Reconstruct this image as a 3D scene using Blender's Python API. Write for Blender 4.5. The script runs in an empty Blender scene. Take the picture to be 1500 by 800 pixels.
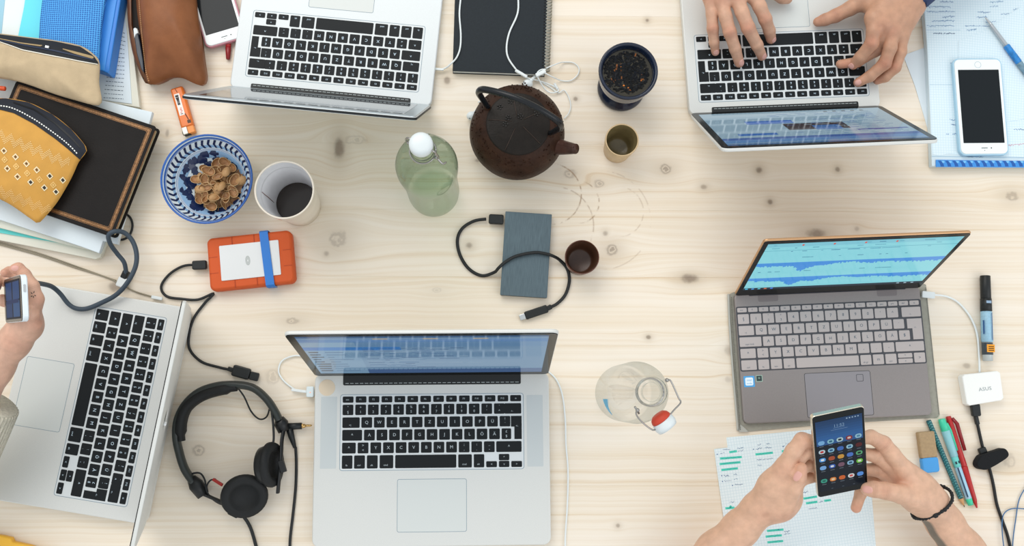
import bpy, math, random
import numpy as np
from mathutils import Vector, Matrix, Euler
from mathutils.bvhtree import BVHTree
random.seed(7); rnd = random.Random(7)
S = bpy.context.scene
COL = S.collection
PI = math.pi

# ------------------------------------------------------------------ camera
CAM_H = 1.4915
CAM_F = 1396.6
CAM_R = Matrix(((0.99972958, -0.00302881, -0.02305613), (0.0, 0.99148148, -0.13024772), (0.02325422, 0.1302125, 0.99121337)))
cd = bpy.data.cameras.new('camera'); cam = bpy.data.objects.new('camera', cd); COL.objects.link(cam)
cd.sensor_width = 36.0; cd.lens = CAM_F / 1500 * 36; cd.clip_start = 0.01
cam.matrix_world = Matrix.Translation((0, 0, CAM_H)) @ CAM_R.to_4x4()
S.camera = cam

# ------------------------------------------------------------------ light and exposure
S.view_settings.view_transform = 'Standard'; S.view_settings.look = 'None'
S.view_settings.gamma = 1.0; S.view_settings.exposure = EXPOSURE = 0.37
w = bpy.data.worlds.new('world'); S.world = w; w.use_nodes = True
bg = w.node_tree.nodes['Background']; bg.inputs[0].default_value = (0.93, 0.97, 1.0, 1); bg.inputs[1].default_value = 0.70
def area(name, loc, target, sx, sy, power, col):
    l = bpy.data.lights.new(name, 'AREA'); l.shape = 'RECTANGLE'; l.size = sx; l.size_y = sy; l.energy = power; l.color = col
    o = bpy.data.objects.new(name, l); COL.objects.link(o); o.location = loc
    o.rotation_euler = (Vector(target) - Vector(loc)).to_track_quat('-Z', 'Y').to_euler(); return o
area('window_light', (-1.0, 2.1, 2.5), (0.1, 0.1, 0.0), 2.6, 1.8, 38, (1.0, 0.96, 0.90))
area('side_area_light', (2.4, -1.2, 2.1), (0.2, 0.1, 0.0), 1.8, 1.6, 13, (0.95, 0.98, 1.0))  # broad soft area light from the lower right

# ------------------------------------------------------------------ helpers
def lin(c):
    c = c / 255.0
    return c / 12.92 if c <= 0.04045 else ((c + 0.055) / 1.055) ** 2.4
def rgb(h):
    if isinstance(h, str): h = (int(h[0:2], 16), int(h[2:4], 16), int(h[4:6], 16))
    return (lin(h[0]), lin(h[1]), lin(h[2]), 1.0)
def ray(px, py):
    d = CAM_R @ Vector(((px - 750) / CAM_F, -(py - 400) / CAM_F, -1.0))
    return Vector((0, 0, CAM_H)), d.normalized()
def P(px, py, z=0.0):
    """the point at height z whose place in the photograph is (px, py)"""
    o, d = ray(px, py); t = (z - CAM_H) / d.z
    return o + d * t

MATS = {}
def mat(name, color='808080', rough=0.5, metal=0.0, noise=0.0, nscale=40.0, bump=0.0, bscale=300.0, attr=False,
        emit=0.0, trans=0.0, ior=1.45, sss=0.0, coat=0.0, spec=0.5, stretch=None, tint2=None):
    if name in MATS: return MATS[name]
    m = bpy.data.materials.new(name); m.use_nodes = True; MATS[name] = m
    nt = m.node_tree; N = nt.nodes; Lk = nt.links; b = N['Principled BSDF']
    c = rgb(color); b.inputs['Base Color'].default_value = c
    b.inputs['Roughness'].default_value = rough; b.inputs['Metallic'].default_value = metal
    b.inputs['IOR'].default_value = ior; b.inputs['Specular IOR Level'].default_value = spec
    if trans: b.inputs['Transmission Weight'].default_value = trans
    if coat: b.inputs['Coat Weight'].default_value = coat; b.inputs['Coat Roughness'].default_value = 0.08
    if sss:
        b.inputs['Subsurface Weight'].default_value = sss; b.inputs['Subsurface Radius'].default_value = (0.010, 0.004, 0.002)
        b.inputs['Subsurface Scale'].default_value = 0.6
    src = None
    tc = N.new('ShaderNodeTexCoord'); vec = tc.outputs['Object']
    if stretch:
        mp = N.new('ShaderNodeMapping'); mp.inputs['Scale'].default_value = stretch; Lk.new(vec, mp.inputs[0]); vec = mp.outputs[0]
    if attr:
        a = N.new('ShaderNodeAttribute'); a.attribute_name = 'Col'; src = a.outputs['Color']
    if noise:
        n = N.new('ShaderNodeTexNoise'); n.inputs['Scale'].default_value = nscale; n.inputs['Detail'].default_value = 5; Lk.new(vec, n.inputs['Vector'])
        mx = N.new('ShaderNodeMixRGB'); mx.blend_type = 'MIX' if tint2 else 'MULTIPLY'
        cr = N.new('ShaderNodeMapRange'); cr.inputs[1].default_value = 0.3; cr.inputs[2].default_value = 0.7; Lk.new(n.outputs[0], cr.inputs[0])
        if tint2:
            cr.inputs[4].default_value = noise; Lk.new(cr.outputs[0], mx.inputs[0]); mx.inputs[2].default_value = rgb(tint2)
        else:
            cr.inputs[3].default_value = 1 - noise; cr.inputs[4].default_value = 1.0 + noise * 0.3
            mx.inputs[0].default_value = 1.0; Lk.new(cr.outputs[0], mx.inputs[2])
        if src: Lk.new(src, mx.inputs[1])
        else: mx.inputs[1].default_value = c
        src = mx.outputs[0]
    if src: Lk.new(src, b.inputs['Base Color'])
    if bump:
        n2 = N.new('ShaderNodeTexNoise'); n2.inputs['Scale'].default_value = bscale; n2.inputs['Detail'].default_value = 3; Lk.new(vec, n2.inputs['Vector'])
        bp = N.new('ShaderNodeBump'); bp.inputs['Strength'].default_value = bump; bp.inputs['Distance'].default_value = 0.001
        Lk.new(n2.outputs[0], bp.inputs['Height']); Lk.new(bp.outputs[0], b.inputs['Normal'])
    if emit:
        b.inputs['Emission Strength'].default_value = emit
        if attr:
            Lk.new(src, b.inputs['Emission Color']); 
            for l in list(Lk):
                if l.to_socket == b.inputs['Base Color']: Lk.remove(l)
            b.inputs['Base Color'].default_value = (0.01, 0.01, 0.012, 1)
        else: b.inputs['Emission Color'].default_value = c
    return m

class MB:
    """collects shapes and links them as ONE mesh object"""
    def __init__(s): s.v = []; s.f = []; s.m = []; s.c = []; s.s = []
    def add(s, vs, fs, mi=0, M=None, smooth=True, col=None):
        n = len(s.v)
        if M is not None: vs = [M @ Vector(v) for v in vs]
        s.v += [tuple(v) for v in vs]
        for f in fs:
            s.f.append([i + n for i in f]); s.m.append(mi); s.s.append(smooth); s.c.append(col)
    def mesh(s, name, mats):
        me = bpy.data.meshes.new(name); me.from_pydata(s.v, [], s.f)
        if not isinstance(mats, (list, tuple)): mats = [mats]
        for m in mats: me.materials.append(m)
        me.polygons.foreach_set('material_index', s.m); me.polygons.foreach_set('use_smooth', s.s)
        if any(c is not None for c in s.c):
            a = me.color_attributes.new('Col', 'FLOAT_COLOR', 'CORNER'); data = []
            for p, c in zip(s.f, s.c):
                cc = rgb(c) if c is not None else (1, 1, 1, 1)
                data += list(cc) * len(p)
            a.data.foreach_set('color', data)
        me.update(); return me
    def build(s, name, mats, parent=None, loc=None, rot=None):
        o = bpy.data.objects.new(name, s.mesh(name, mats)); COL.objects.link(o)
        if parent: o.parent = parent
        if loc is not None: o.location = loc
        if rot is not None: o.rotation_euler = rot
        return o

def tag(o, label, cat, group=None, kind=None):
    if label: o['label'] = label
    if cat: o['category'] = cat
    if group: o['group'] = group
    if kind: o['kind'] = kind
    return o
def thing(name, label, cat, loc=(0, 0, 0), rot=(0, 0, 0), group=None):
    o = bpy.data.objects.new(name, None); o.empty_display_size = 0.02; COL.objects.link(o)
    o.location = loc; o.rotation_euler = rot if isinstance(rot, (tuple, list, Euler)) else (0, 0, rot)
    return tag(o, label, cat, group)
def MX(o):
    return Matrix.Translation(o.location) @ o.rotation_euler.to_matrix().to_4x4()
def shift(mb, o):
    """world vertices -> local to o"""
    inv = MX(o).inverted(); mb.v = [tuple(inv @ Vector(v)) for v in mb.v]; return mb

def offset(pts, d):
    n = len(pts); out = []
    for i in range(n):
        a, b, c = pts[i - 1], pts[i], pts[(i + 1) % n]
        e1 = Vector((b[0] - a[0], b[1] - a[1])); e2 = Vector((c[0] - b[0], c[1] - b[1]))
        if e1.length < 1e-9: e1 = e2.copy()
        if e2.length < 1e-9: e2 = e1.copy()
        e1.normalize(); e2.normalize()
        n1 = Vector((-e1.y, e1.x)); n2 = Vector((-e2.y, e2.x)); m = n1 + n2
        if m.length < 1e-6: m = n1
        m.normalize(); k = d / max(0.4, m.dot(n1))
        out.append((b[0] + m.x * k, b[1] + m.y * k))
    return out
def rrect(w, d, r, n=4, cx=0, cy=0):
    out = []
    for sx, sy, a0 in ((1, 1, 0), (-1, 1, 90), (-1, -1, 180), (1, -1, 270)):
        for k in range(n + 1):
            a = math.radians(a0 + 90 * k / n)
            out.append((cx + sx * (w / 2 - r) + r * math.cos(a), cy + sy * (d / 2 - r) + r * math.sin(a)))
    return out
def circ(r, n=24, cx=0, cy=0): return [(cx + r * math.cos(2 * PI * k / n), cy + r * math.sin(2 * PI * k / n)) for k in range(n)]
def area2(p): return sum(p[i - 1][0] * p[i][1] - p[i][0] * p[i - 1][1] for i in range(len(p)))
def slab(mb, pts, z0, z1, bev=0.0, mi=0, M=None, top=None, col=None, smooth=False):
    """extruded outline with bevelled rims; top = other material index for the top face"""
    if area2(pts) < 0: pts = pts[::-1]
    rings = []
    if bev > 0: rings = [(offset(pts, bev), z0), (pts, z0 + bev), (pts, z1 - bev), (offset(pts, bev * 0.35), z1 - bev * 0.3), (offset(pts, bev), z1)]
    else: rings = [(pts, z0), (pts, z1)]
    n = len(pts); vs = []; fs = []
    for r, z in rings: vs += [(p[0], p[1], z) for p in r]
    for k in range(len(rings) - 1):
        for i in range(n):
            j = (i + 1) % n; fs.append((k * n + i, k * n + j, (k + 1) * n + j, (k + 1) * n + i))
    mb.add(vs, fs, mi, M, smooth, col)
    mb.add([(p[0], p[1], z1) for p in rings[-1][0]], [list(range(n))], mi if top is None else top, M, False, col)
    mb.add([(p[0], p[1], z0) for p in rings[0][0]], [list(range(n))[::-1]], mi, M, False, col)
def plate(mb, pts, z, mi=0, M=None, col=None):
    if area2(pts) < 0: pts = pts[::-1]
    mb.add([(p[0], p[1], z) for p in pts], [list(range(len(pts)))], mi, M, False, col)
def box(mb, c, s, mi=0, M=None, col=None, bev=0.0):
    x, y, z = c; a, b, h = s
    slab(mb, [(x - a / 2, y - b / 2), (x + a / 2, y - b / 2), (x + a / 2, y + b / 2), (x - a / 2, y + b / 2)], z - h / 2, z + h / 2, bev, mi, M, None, col)
def ringplate(mb, outer, inner, z, mi=0, M=None, col=None, z0=None):
    n = len(outer); vs = [(p[0], p[1], z) for p in outer] + [(p[0], p[1], z) for p in inner]
    fs = [(i, (i + 1) % n, n + (i + 1) % n, n + i) for i in range(n)]
    mb.add(vs, fs, mi, M, False, col)
def smooth_path(pts, k=6):
    """Catmull-Rom through tuples of any length"""
    out = []; n = len(pts)
    for i in range(n - 1):
        p0 = pts[max(0, i - 1)]; p1 = pts[i]; p2 = pts[i + 1]; p3 = pts[min(n - 1, i + 2)]
        for j in range(k):
            t = j / k
            out.append(tuple(0.5 * (2 * b + (c - a) * t + (2 * a - 5 * b + 4 * c - d) * t * t + (3 * b - a - 3 * c + d) * t ** 3) for a, b, c, d in zip(p0, p1, p2, p3)))
    out.append(tuple(pts[-1])); return out
def tube(mb, path, r, seg=8, mi=0, M=None, cap=True, flat=1.0, col=None, up=(0, 0, 1)):
    """tube along a list of points; r a number or list; flat<1 squashes it along up"""
    pts = [Vector(p[:3]) for p in path]; n = len(pts)
    rs = r if isinstance(r, (list, tuple)) else [r] * n
    vs = []; fs = []; nrm = None
    for i in range(n):
        t = (pts[min(n - 1, i + 1)] - pts[max(0, i - 1)])
        if t.length < 1e-9: t = Vector((0, 0, 1))
        t.normalize()
        if nrm is None or flat != 1.0:
            u = Vector(up); nrm = u - t * u.dot(t)
            if nrm.length < 1e-3: nrm = Vector((1, 0, 0)) - t * t.x
        else: nrm = nrm - t * nrm.dot(t)
        nrm.normalize(); b = t.cross(nrm)
        for k in range(seg):
            a = 2 * PI * k / seg
            vs.append(pts[i] + (nrm * math.cos(a) * flat + b * math.sin(a)) * rs[i])
    for i in range(n - 1):
        for k in range(seg):
            j = (k + 1) % seg; fs.append((i * seg + k, (i + 1) * seg + k, (i + 1) * seg + j, i * seg + j))
    if cap: fs.append(list(range(seg))); fs.append([(n - 1) * seg + k for k in range(seg)][::-1])
    mb.add(vs, fs, mi, M, True, col)
def cable(mb, pix, r, k=6, seg=8, mi=0, z=None, M=None):
    """pix: (px, py, z) in photograph pixels and metres"""
    pts = [tuple(P(a, b, c)) for a, b, c in smooth_path(pix, k)]
    tube(mb, pts, r, seg, mi, M); return pts
def lathe(mb, prof, seg=32, mi=0, M=None, col=None, a0=0, a1=2 * PI, rib=None):
    closed = abs(a1 - a0 - 2 * PI) < 1e-6; ns = seg if closed else seg + 1
    vs = []; fs = []
    for r, z in prof:
        for k in range(ns):
            a = a0 + (a1 - a0) * k / seg; rr = r * (rib(a, z) if rib else 1); vs.append((rr * math.cos(a), rr * math.sin(a), z))
    for i in range(len(prof) - 1):
        for k in range(seg):
            j = (k + 1) % ns
            q = (i * ns + k, i * ns + j, (i + 1) * ns + j, (i + 1) * ns + k)
            if prof[i][0] < 1e-7: q = (q[0], q[2], q[3])
            elif prof[i + 1][0] < 1e-7: q = (q[0], q[1], q[2])
            fs.append(q)
    mb.add(vs, fs, mi, M, True, col)
def ell(mb, c, r, seg=12, mi=0, M=None, col=None):
    if not isinstance(r, (tuple, list)): r = (r, r, r)
    pr = [(math.sin(PI * k / (seg // 2)), -math.cos(PI * k / (seg // 2))) for k in range(seg // 2 + 1)]
    pr[0] = (0, -1); pr[-1] = (0, 1)
    T = Matrix.Translation(c) @ Matrix.Diagonal((r[0], r[1], r[2], 1))
    lathe(mb, pr, seg, mi, (M @ T) if M is not None else T, col)

GL = {}
def glyphs(s):
    if s not in GL:
        cu = bpy.data.curves.new('t', 'FONT'); cu.body = s; cu.size = 1.0; cu.resolution_u = 2; cu.align_x = 'CENTER'; cu.align_y = 'CENTER'
        o = bpy.data.objects.new('t', cu); me = bpy.data.meshes.new_from_object(o)
        GL[s] = ([tuple(v.co[:2]) for v in me.vertices], [list(p.vertices) for p in me.polygons])
        bpy.data.objects.remove(o); bpy.data.curves.remove(cu); bpy.data.meshes.remove(me)
    return GL[s]
def text(mb, s, x, y, z, size, rot=0.0, mi=0, M=None, col=None, sx=1.0):
    vs, fs = glyphs(s); c, n = math.cos(rot), math.sin(rot)
    out = [(x + (a * sx * c - b * n) * size, y + (a * sx * n + b * c) * size, z) for a, b in vs]
    mb.add(out, fs, mi, M, False, col)

# ------------------------------------------------------------------ table and floor
TB = (0.1, 0.26, -0.74)
KNOTS = [(497,217,8,17,.9),(495,349,16,15,.45),(478,372,4,4,.5),(429,470,13,6,.5),(399,552,13,13,.25),(290,660,11,9,.55),(975,247,11,9,.7),(877,268,10,8,.5),
 (836,254,12,9,.5),(1112,249,5,5,.9),(1128,296,4,4,.9),(1031,274,5,4,.6),(1227,248,4,4,.8),(1196,342,15,7,.8),(1010,408,13,7,.9),(897,366,11,10,.7),(887,342,4,4,.6),
 (687,360,5,5,.7),(655,118,5,6,.8),(700,235,5,3,.6),(843,145,3.5,3.5,.8),(1482,287,12,9,.55),(950,494,3.5,3,.8),(1478,674,14,13,.35),(170,421,11,8,.8),(948,30,3,3,.9),
 (1255,335,4,4,.4),(1416,536,6,4,.5),(1067,513,6,8,.4),(1067,556,5,5,.3),(245,195,3,6,.6),(905,770,3,3,.6),(520,205,22,8,.25),(640,425,9,5,.2),(30,352,40,10,.35)]
def wood_mat():
    m = bpy.data.materials.new('pale_spruce'); m.use_nodes = True; nt = m.node_tree; N = nt.nodes; L = nt.links; b = N['Principled BSDF']
    def nd(t, **k):
        n = N.new(t)
        for a, v in k.items(): setattr(n, a, v)
        return n
    def mth(op, a, c=None, d=None):
        n = nd('ShaderNodeMath', operation=op)
        for i, v in enumerate((a, c, d)):
            if v is None: continue
            if isinstance(v, (int, float)): n.inputs[i].default_value = v
            else: L.new(v, n.inputs[i])
        return n.outputs[0]
    tc = nd('ShaderNodeTexCoord'); sp = nd('ShaderNodeSeparateXYZ'); L.new(tc.outputs['Object'], sp.inputs[0])
    X, Y = sp.outputs[0], sp.outputs[1]
    oi = nd('ShaderNodeObjectInfo'); R = oi.outputs['Random']
    nz = nd('ShaderNodeTexNoise'); nz.inputs['Scale'].default_value = 9; nz.inputs['Detail'].default_value = 2; L.new(tc.outputs['Object'], nz.inputs['Vector'])
    nz2 = nd('ShaderNodeTexNoise'); nz2.inputs['Scale'].default_value = 90; nz2.inputs['Detail'].default_value = 3; L.new(tc.outputs['Object'], nz2.inputs['Vector'])
    warp = None; dark = None; halo = None
    for px, py, rx, ry, dk in KNOTS:
        p = P(px, py, 0); kx, ky = p.x - TB[0], p.y - TB[1]; a, c = rx * 0.00105, ry * 0.00105
        dx = mth('SUBTRACT', X, kx); dy = mth('SUBTRACT', Y, ky)
        u = mth('MULTIPLY', dx, 1 / a); v = mth('MULTIPLY', dy, 1 / c)
        q = mth('ADD', mth('MULTIPLY', u, u), mth('MULTIPLY', v, v))
        # flow of the grain round the knot
        u2 = mth('MULTIPLY', dx, 1 / (a * 4.2)); v2 = mth('MULTIPLY', dy, 1 / (c * 2.6))
        e = mth('EXPONENT', mth('MULTIPLY', mth('ADD', mth('MULTIPLY', u2, u2), mth('MULTIPLY', v2, v2)), -1.0))
        wv = mth('MULTIPLY', mth('MULTIPLY', dy, e), 0.9)
        warp = wv if warp is None else mth('ADD', warp, wv)
        qn = mth('ADD', q, mth('MULTIPLY', mth('SUBTRACT', nz2.outputs[0], 0.5), 1.6))
        if rx < 7 or dk >= .8: dq = mth('MULTIPLY', mth('EXPONENT', mth('MULTIPLY', mth('MULTIPLY', qn, qn), -1.3)), dk)
        else:
            rq = mth('MULTIPLY', mth('SUBTRACT', mth('SQRT', mth('MAXIMUM', qn, 0.0)), 0.62), 5.0)
            core = mth('EXPONENT', mth('MULTIPLY', mth('MAXIMUM', qn, 0.0), -30.0))
            dq = mth('MULTIPLY', mth('MAXIMUM', mth('MULTIPLY', mth('EXPONENT', mth('MULTIPLY', mth('MULTIPLY', rq, rq), -1.0)), 0.85), core), dk)
        dark = dq if dark is None else mth('MAXIMUM', dark, dq)
        hq = mth('MULTIPLY', mth('EXPONENT', mth('MULTIPLY', q, -0.22)), dk)
        halo = hq if halo is None else mth('MAXIMUM', halo, hq)
    yy = mth('SUBTRACT', Y, warp)
    yy = mth('ADD', yy, mth('MULTIPLY', mth('SUBTRACT', nz.outputs[0], 0.5), 0.007))
    cv = nd('ShaderNodeCombineXYZ'); L.new(mth('ADD', mth('MULTIPLY', X, 0.55), mth('MULTIPLY', R, 37.0)), cv.inputs[0]); L.new(mth('MULTIPLY', yy, 110.0), cv.inputs[1]); L.new(mth('MULTIPLY', R, 19.0), cv.inputs[2])
    g = nd('ShaderNodeTexNoise'); g.inputs['Scale'].default_value = 1.6; g.inputs['Detail'].default_value = 4; g.inputs['Roughness'].default_value = 0.6; L.new(cv.outputs[0], g.inputs['Vector'])
    cv2 = nd('ShaderNodeCombineXYZ'); L.new(mth('MULTIPLY', X, 1.6), cv2.inputs[0]); L.new(mth('MULTIPLY', yy, 16.0), cv2.inputs[1]); L.new(mth('MULTIPLY', R, 5.0), cv2.inputs[2])
    g2 = nd('ShaderNodeTexNoise'); g2.inputs['Scale'].default_value = 1.3; g2.inputs['Detail'].default_value = 2; L.new(cv2.outputs[0], g2.inputs['Vector'])
    cr = nd('ShaderNodeValToRGB'); L.new(g.outputs[0], cr.inputs[0])
    e = cr.color_ramp.elements; e[0].position = 0.30; e[0].color = rgb('DCC5A6'); e[1].position = 0.58; e[1].color = rgb('EDE1CF')
    x = cr.color_ramp.elements.new(0.38); x.color = rgb('E6D6BE')
    mx = nd('ShaderNodeMixRGB'); mx.blend_type = 'MIX'; mr = nd('ShaderNodeMapRange'); mr.inputs[1].default_value = 0.42; mr.inputs[2].default_value = 0.68; mr.inputs[4].default_value = 0.55; L.new(g2.outputs[0], mr.inputs[0]); L.new(mr.outputs[0], mx.inputs[0])
    L.new(cr.outputs[0], mx.inputs[1]); mx.inputs[2].default_value = rgb('F1E8DB')
    def mixc(prev, fac, colr, mode='MIX'):
        q = nd('ShaderNodeMixRGB'); q.blend_type = mode; L.new(fac, q.inputs[0]); L.new(prev, q.inputs[1]); q.inputs[2].default_value = rgb(colr); return q.outputs[0]
    c1 = mixc(mx.outputs[0], mth('MULTIPLY', halo, 0.75), 'BFAE97')
    c2 = mixc(c1, mth('MULTIPLY', dark, 0.75), '6E5B4C')
    # dried tea rings
    for px, py, r, a in ((806, 284, 46, .8), (846, 296, 32, .7), (812, 330, 58, .5), (905, 310, 38, .35), (880, 322, 74, .3)):
        p = P(px, py, 0); dx = mth('SUBTRACT', X, p.x - TB[0]); dy = mth('SUBTRACT', Y, p.y - TB[1])
        d = mth('SQRT', mth('ADD', mth('MULTIPLY', dx, dx), mth('MULTIPLY', dy, dy)))
        k = mth('MULTIPLY', mth('ABSOLUTE', mth('SUBTRACT', d, r * 0.00108)), 1 / 0.0011)
        ring = mth('EXPONENT', mth('MULTIPLY', mth('MULTIPLY', k, k), -1.0))
        msk = nd('ShaderNodeMapRange'); msk.inputs[1].default_value = 0.44; msk.inputs[2].default_value = 0.58; L.new(nz2.outputs[0], msk.inputs[0])
        sd = nd('ShaderNodeMapRange'); sd.inputs[1].default_value = 0.0; sd.inputs[2].default_value = 0.02; L.new(dx, sd.inputs[0])
        c2 = mixc(c2, mth('MULTIPLY', mth('MULTIPLY', mth('MULTIPLY', ring, msk.outputs[0]), sd.outputs[0]), a * 0.9), '94704A')
    L.new(c2, b.inputs['Base Color']); b.inputs['Roughness'].default_value = 0.42
    bp = nd('ShaderNodeBump'); bp.inputs['Strength'].default_value = 0.12; bp.inputs['Distance'].default_value = 0.0006; L.new(g.outputs[0], bp.inputs['Height']); L.new(bp.outputs[0], b.inputs['Normal'])
    return m
WOOD = wood_mat()
table = thing('table', 'pale spruce table top of long glued planks under all the laptops', 'table', TB)
tx0, tx1 = -1.02, 1.24; seam0 = P(700, 608, 0).y; pw = 0.1078
for k in range(-3, 8):
    y0 = seam0 + k * pw; mb = MB()
    slab(mb, [(tx0 - TB[0], y0 - TB[1]), (tx1 - TB[0], y0 - TB[1]), (tx1 - TB[0], y0 + pw - TB[1]), (tx0 - TB[0], y0 + pw - TB[1])], 0.74 - 0.03, 0.74, 0.00035)
    mb.build('plank', WOOD, table)
ty0, ty1 = seam0 - 3 * pw, seam0 + 8 * pw
for sx in (tx0 + 0.06, tx1 - 0.06):
    for sy in (ty0 + 0.06, ty1 - 0.06):
        mb = MB(); slab(mb, rrect(0.07, 0.07, 0.006, 2, sx - TB[0], sy - TB[1]), 0.0, 0.71, 0.002); mb.build('leg', WOOD, table)
mb = MB()
for a in (ty0 + 0.06, ty1 - 0.06): box(mb, ((tx0 + tx1) / 2 - TB[0], a - TB[1], 0.665), (tx1 - tx0 - 0.2, 0.025, 0.09))
for a in (tx0 + 0.06, tx1 - 0.06): box(mb, (a - TB[0], (ty0 + ty1) / 2 - TB[1], 0.665), (0.025, ty1 - ty0 - 0.2, 0.09))
mb.build('apron', WOOD, table)
mb = MB(); box(mb, (0, 0, -0.765), (8, 8, 0.05)); fl = mb.build('floor', mat('grey_floor', '8C8780', 0.5, noise=0.2, nscale=3)); fl['kind'] = 'structure'
mb = MB(); box(mb, (0, 4.0, 0.56), (8, 0.1, 2.6)); wl = mb.build('wall_back', mat('white_wall', 'E8E6E0', 0.8)); wl['kind'] = 'structure'

# ------------------------------------------------------------------ laptops
ALU = mat('brushed_aluminium', 'D9DAD6', 0.5, 0.15, noise=0.04, nscale=900)
ALU2 = mat('bright_aluminium', 'DADFE0', 0.5, 0.15, noise=0.03, nscale=900)
KEYB = mat('key_black', '12171A', 0.5, spec=.28, bump=0.1, bscale=2500)
GLY = mat('key_print_blueish', 'CFE4F2', 0.6)
GLYG = mat('key_print_grey', 'B9C4C8', 0.6)
BLK = mat('black_plastic', '15191A', 0.45)
BLKG = mat('black_glass', '0E1213', 0.16, spec=.3)
SCR = mat('lit_screen', attr=True, emit=0.38, rough=0.08, spec=0.6)
GROOVE = mat('groove_dark', '7E93A0', 0.6)
U = 0.0004261
def mac_layout():
    """(x0, y0, x1, y1, label, upper label) in mm-like units of the whole 636 x 257 keyboard, y down"""
    K = []
    fn = ['esc', 'F1', 'F2', 'F3', 'F4', 'F5', 'F6', 'F7', 'F8', 'F9', 'F10', 'F11', 'F12', 'o']
    for i in range(14): K.append((i * 46 - (0 if i < 13 else 1), 0, i * 46 + 38, 22, fn[i], None))
    up = ['°', '+', '"', '*', 'ç', '%', '&', '/', '(', ')', '=', '?', '`']; lo = list("§1234567890'^")
    for i in range(13): K.append((i * 44.9, 29, i * 44.9 + 38, 66, lo[i], up[i]))
    K.append((576, 29, 636, 66, '<-', None))
    K.append((0, 74, 61, 111, '>|', None))
    for i, c in enumerate('QWERTZUIOPÜ¨'): K.append((67 + i * 44.7, 74, 67 + i * 44.7 + 38, 111, c, '!' if c == '¨' else None))
    K.append(('ret', 0, 0, 0, '', None))
    K.append((0, 118, 70, 156, '^', None))
    for i, c in enumerate('ASDFGHJKLÖÄ$'): K.append((77 + i * 44.4, 118, 77 + i * 44.4 + (38 if i < 11 else 34), 156, c, '£' if c == '$' else None))
    K.append((0, 163, 48, 201, '^', None)); K.append((55, 163, 93, 201, '<', '>'))
    up2 = {',': ';', '.': ':', '-': '_'}
    for i, c in enumerate('YXCVBNM,.-'): K.append((100 + i * 44.7, 163, 100 + i * 44.7 + 38, 201, c, up2.get(c)))
    K.append((546, 163, 636, 201, '^', None))
    for x0, x1, c in ((0, 37, 'fn'), (43, 81, 'ctrl'), (88, 126, 'alt'), (133, 181, 'cmd'), (188, 404, ''), (411, 459, 'cmd'), (466, 503, 'alt')): K.append((x0, 208, x1, 254, c, None))
    K.append((510, 233, 548, 254, '<', None)); K.append((555, 208, 592, 230, '^', None)); K.append((555, 232, 592, 254, 'v', None)); K.append((599, 233, 637, 254, '>', None))
    return K
def zen_layout():
    K = []; W = 677.0
    fn = ['esc', 'f1', 'f2', 'f3', 'f4', 'f5', 'f6', 'f7', 'f8', 'f9', 'f10', 'f11', 'f12', 'pau', 'prt', 'del', 'o']
    for i in range(17): K.append((i * 39.9, 0, i * 39.9 + 35, 17, fn[i], None))
    for i, c in enumerate("§1234567890'^"): K.append((i * 46.0, 24, i * 46.0 + 41, 61, c, '"' if c == '2' else ('*' if c == '3' else None)))
    K.append((606, 24, 677, 61, '<-', None))
    K.append((0, 68, 56, 104, '>|', None))
    for i, c in enumerate('QWERTZUIOPÜ¨'): K.append((62 + i * 46.3, 68, 62 + i * 46.3 + (41 if i < 11 else 40), 104, c, None))
    K.append(('ret2', 0, 0, 0, '', None))
    K.append((0, 111, 80, 147, 'caps lock', None))
    for i, c in enumerate('ASDFGHJKLÖÄ$'): K.append((86 + i * 45.7, 111, 86 + i * 45.7 + 40, 147, c, None))
    K.append((0, 154, 56, 190, '^', None)); K.append((62, 154, 102, 190, '<', '>'))
    for i, c in enumerate('YXCVBNM,.-'): K.append((108 + i * 46.4, 154, 108 + i * 46.4 + 41, 190, c, None))
    K.append((572, 154, 677, 190, '^', None))
    for x0, x1, c in ((0, 56, 'ctrl'), (62, 102, 'fn'), (108, 149, 'win'), (155, 196, 'alt'), (202, 432, ''), (438, 478, 'alt gr'), (484, 524, 'm'), (530, 571, 'ctrl'), (636, 677, '>')): K.append((x0, 197, x1, 234, c, None))
    K.append((577, 197, 630, 214, '^', None)); K.append((577, 217, 630, 234, 'v', None))
    return K
KEYCACHE = {}
def key_mesh(style, w, h, lo, up, mats, high):
    ck = (style, round(w, 4), round(h, 4), lo, up)
    if ck in KEYCACHE: return KEYCACHE[ck]
    mb = MB(); slab(mb, rrect(w, h, 0.0014, 2), -0.0008, high, 0.00035, 0)
    z = high + 0.00006; s = 0.0066
    if up and len(lo) == 1: text(mb, up, 0, h * 0.23, z, s * 0.8, 0, 1); text(mb, lo, 0, -h * 0.21, z, s * 0.8, 0, 1)
    elif len(lo) == 1 and h < 0.012: text(mb, lo, 0, 0, z, s * 0.7, 0, 1)
    elif len(lo) == 1: text(mb, lo, 0, 0, z, s, 0, 1)
    elif lo: text(mb, lo, -w * 0.05, (-h * 0.25 if h > 0.012 else 0), z, 0.0038, 0, 1)
    me = mb.mesh('key', mats); KEYCACHE[ck] = me; return me
def ret_mesh(style, pts, mats, high):
    mb = MB(); slab(mb, pts, -0.0008, high, 0.00035, 0)
    cx = sum(p[0] for p in pts) / len(pts) + 0.002; text(mb, '<-', cx, 0.002, high + 0.00006, 0.004, 0, 1); return mb.mesh('key', mats)
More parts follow.
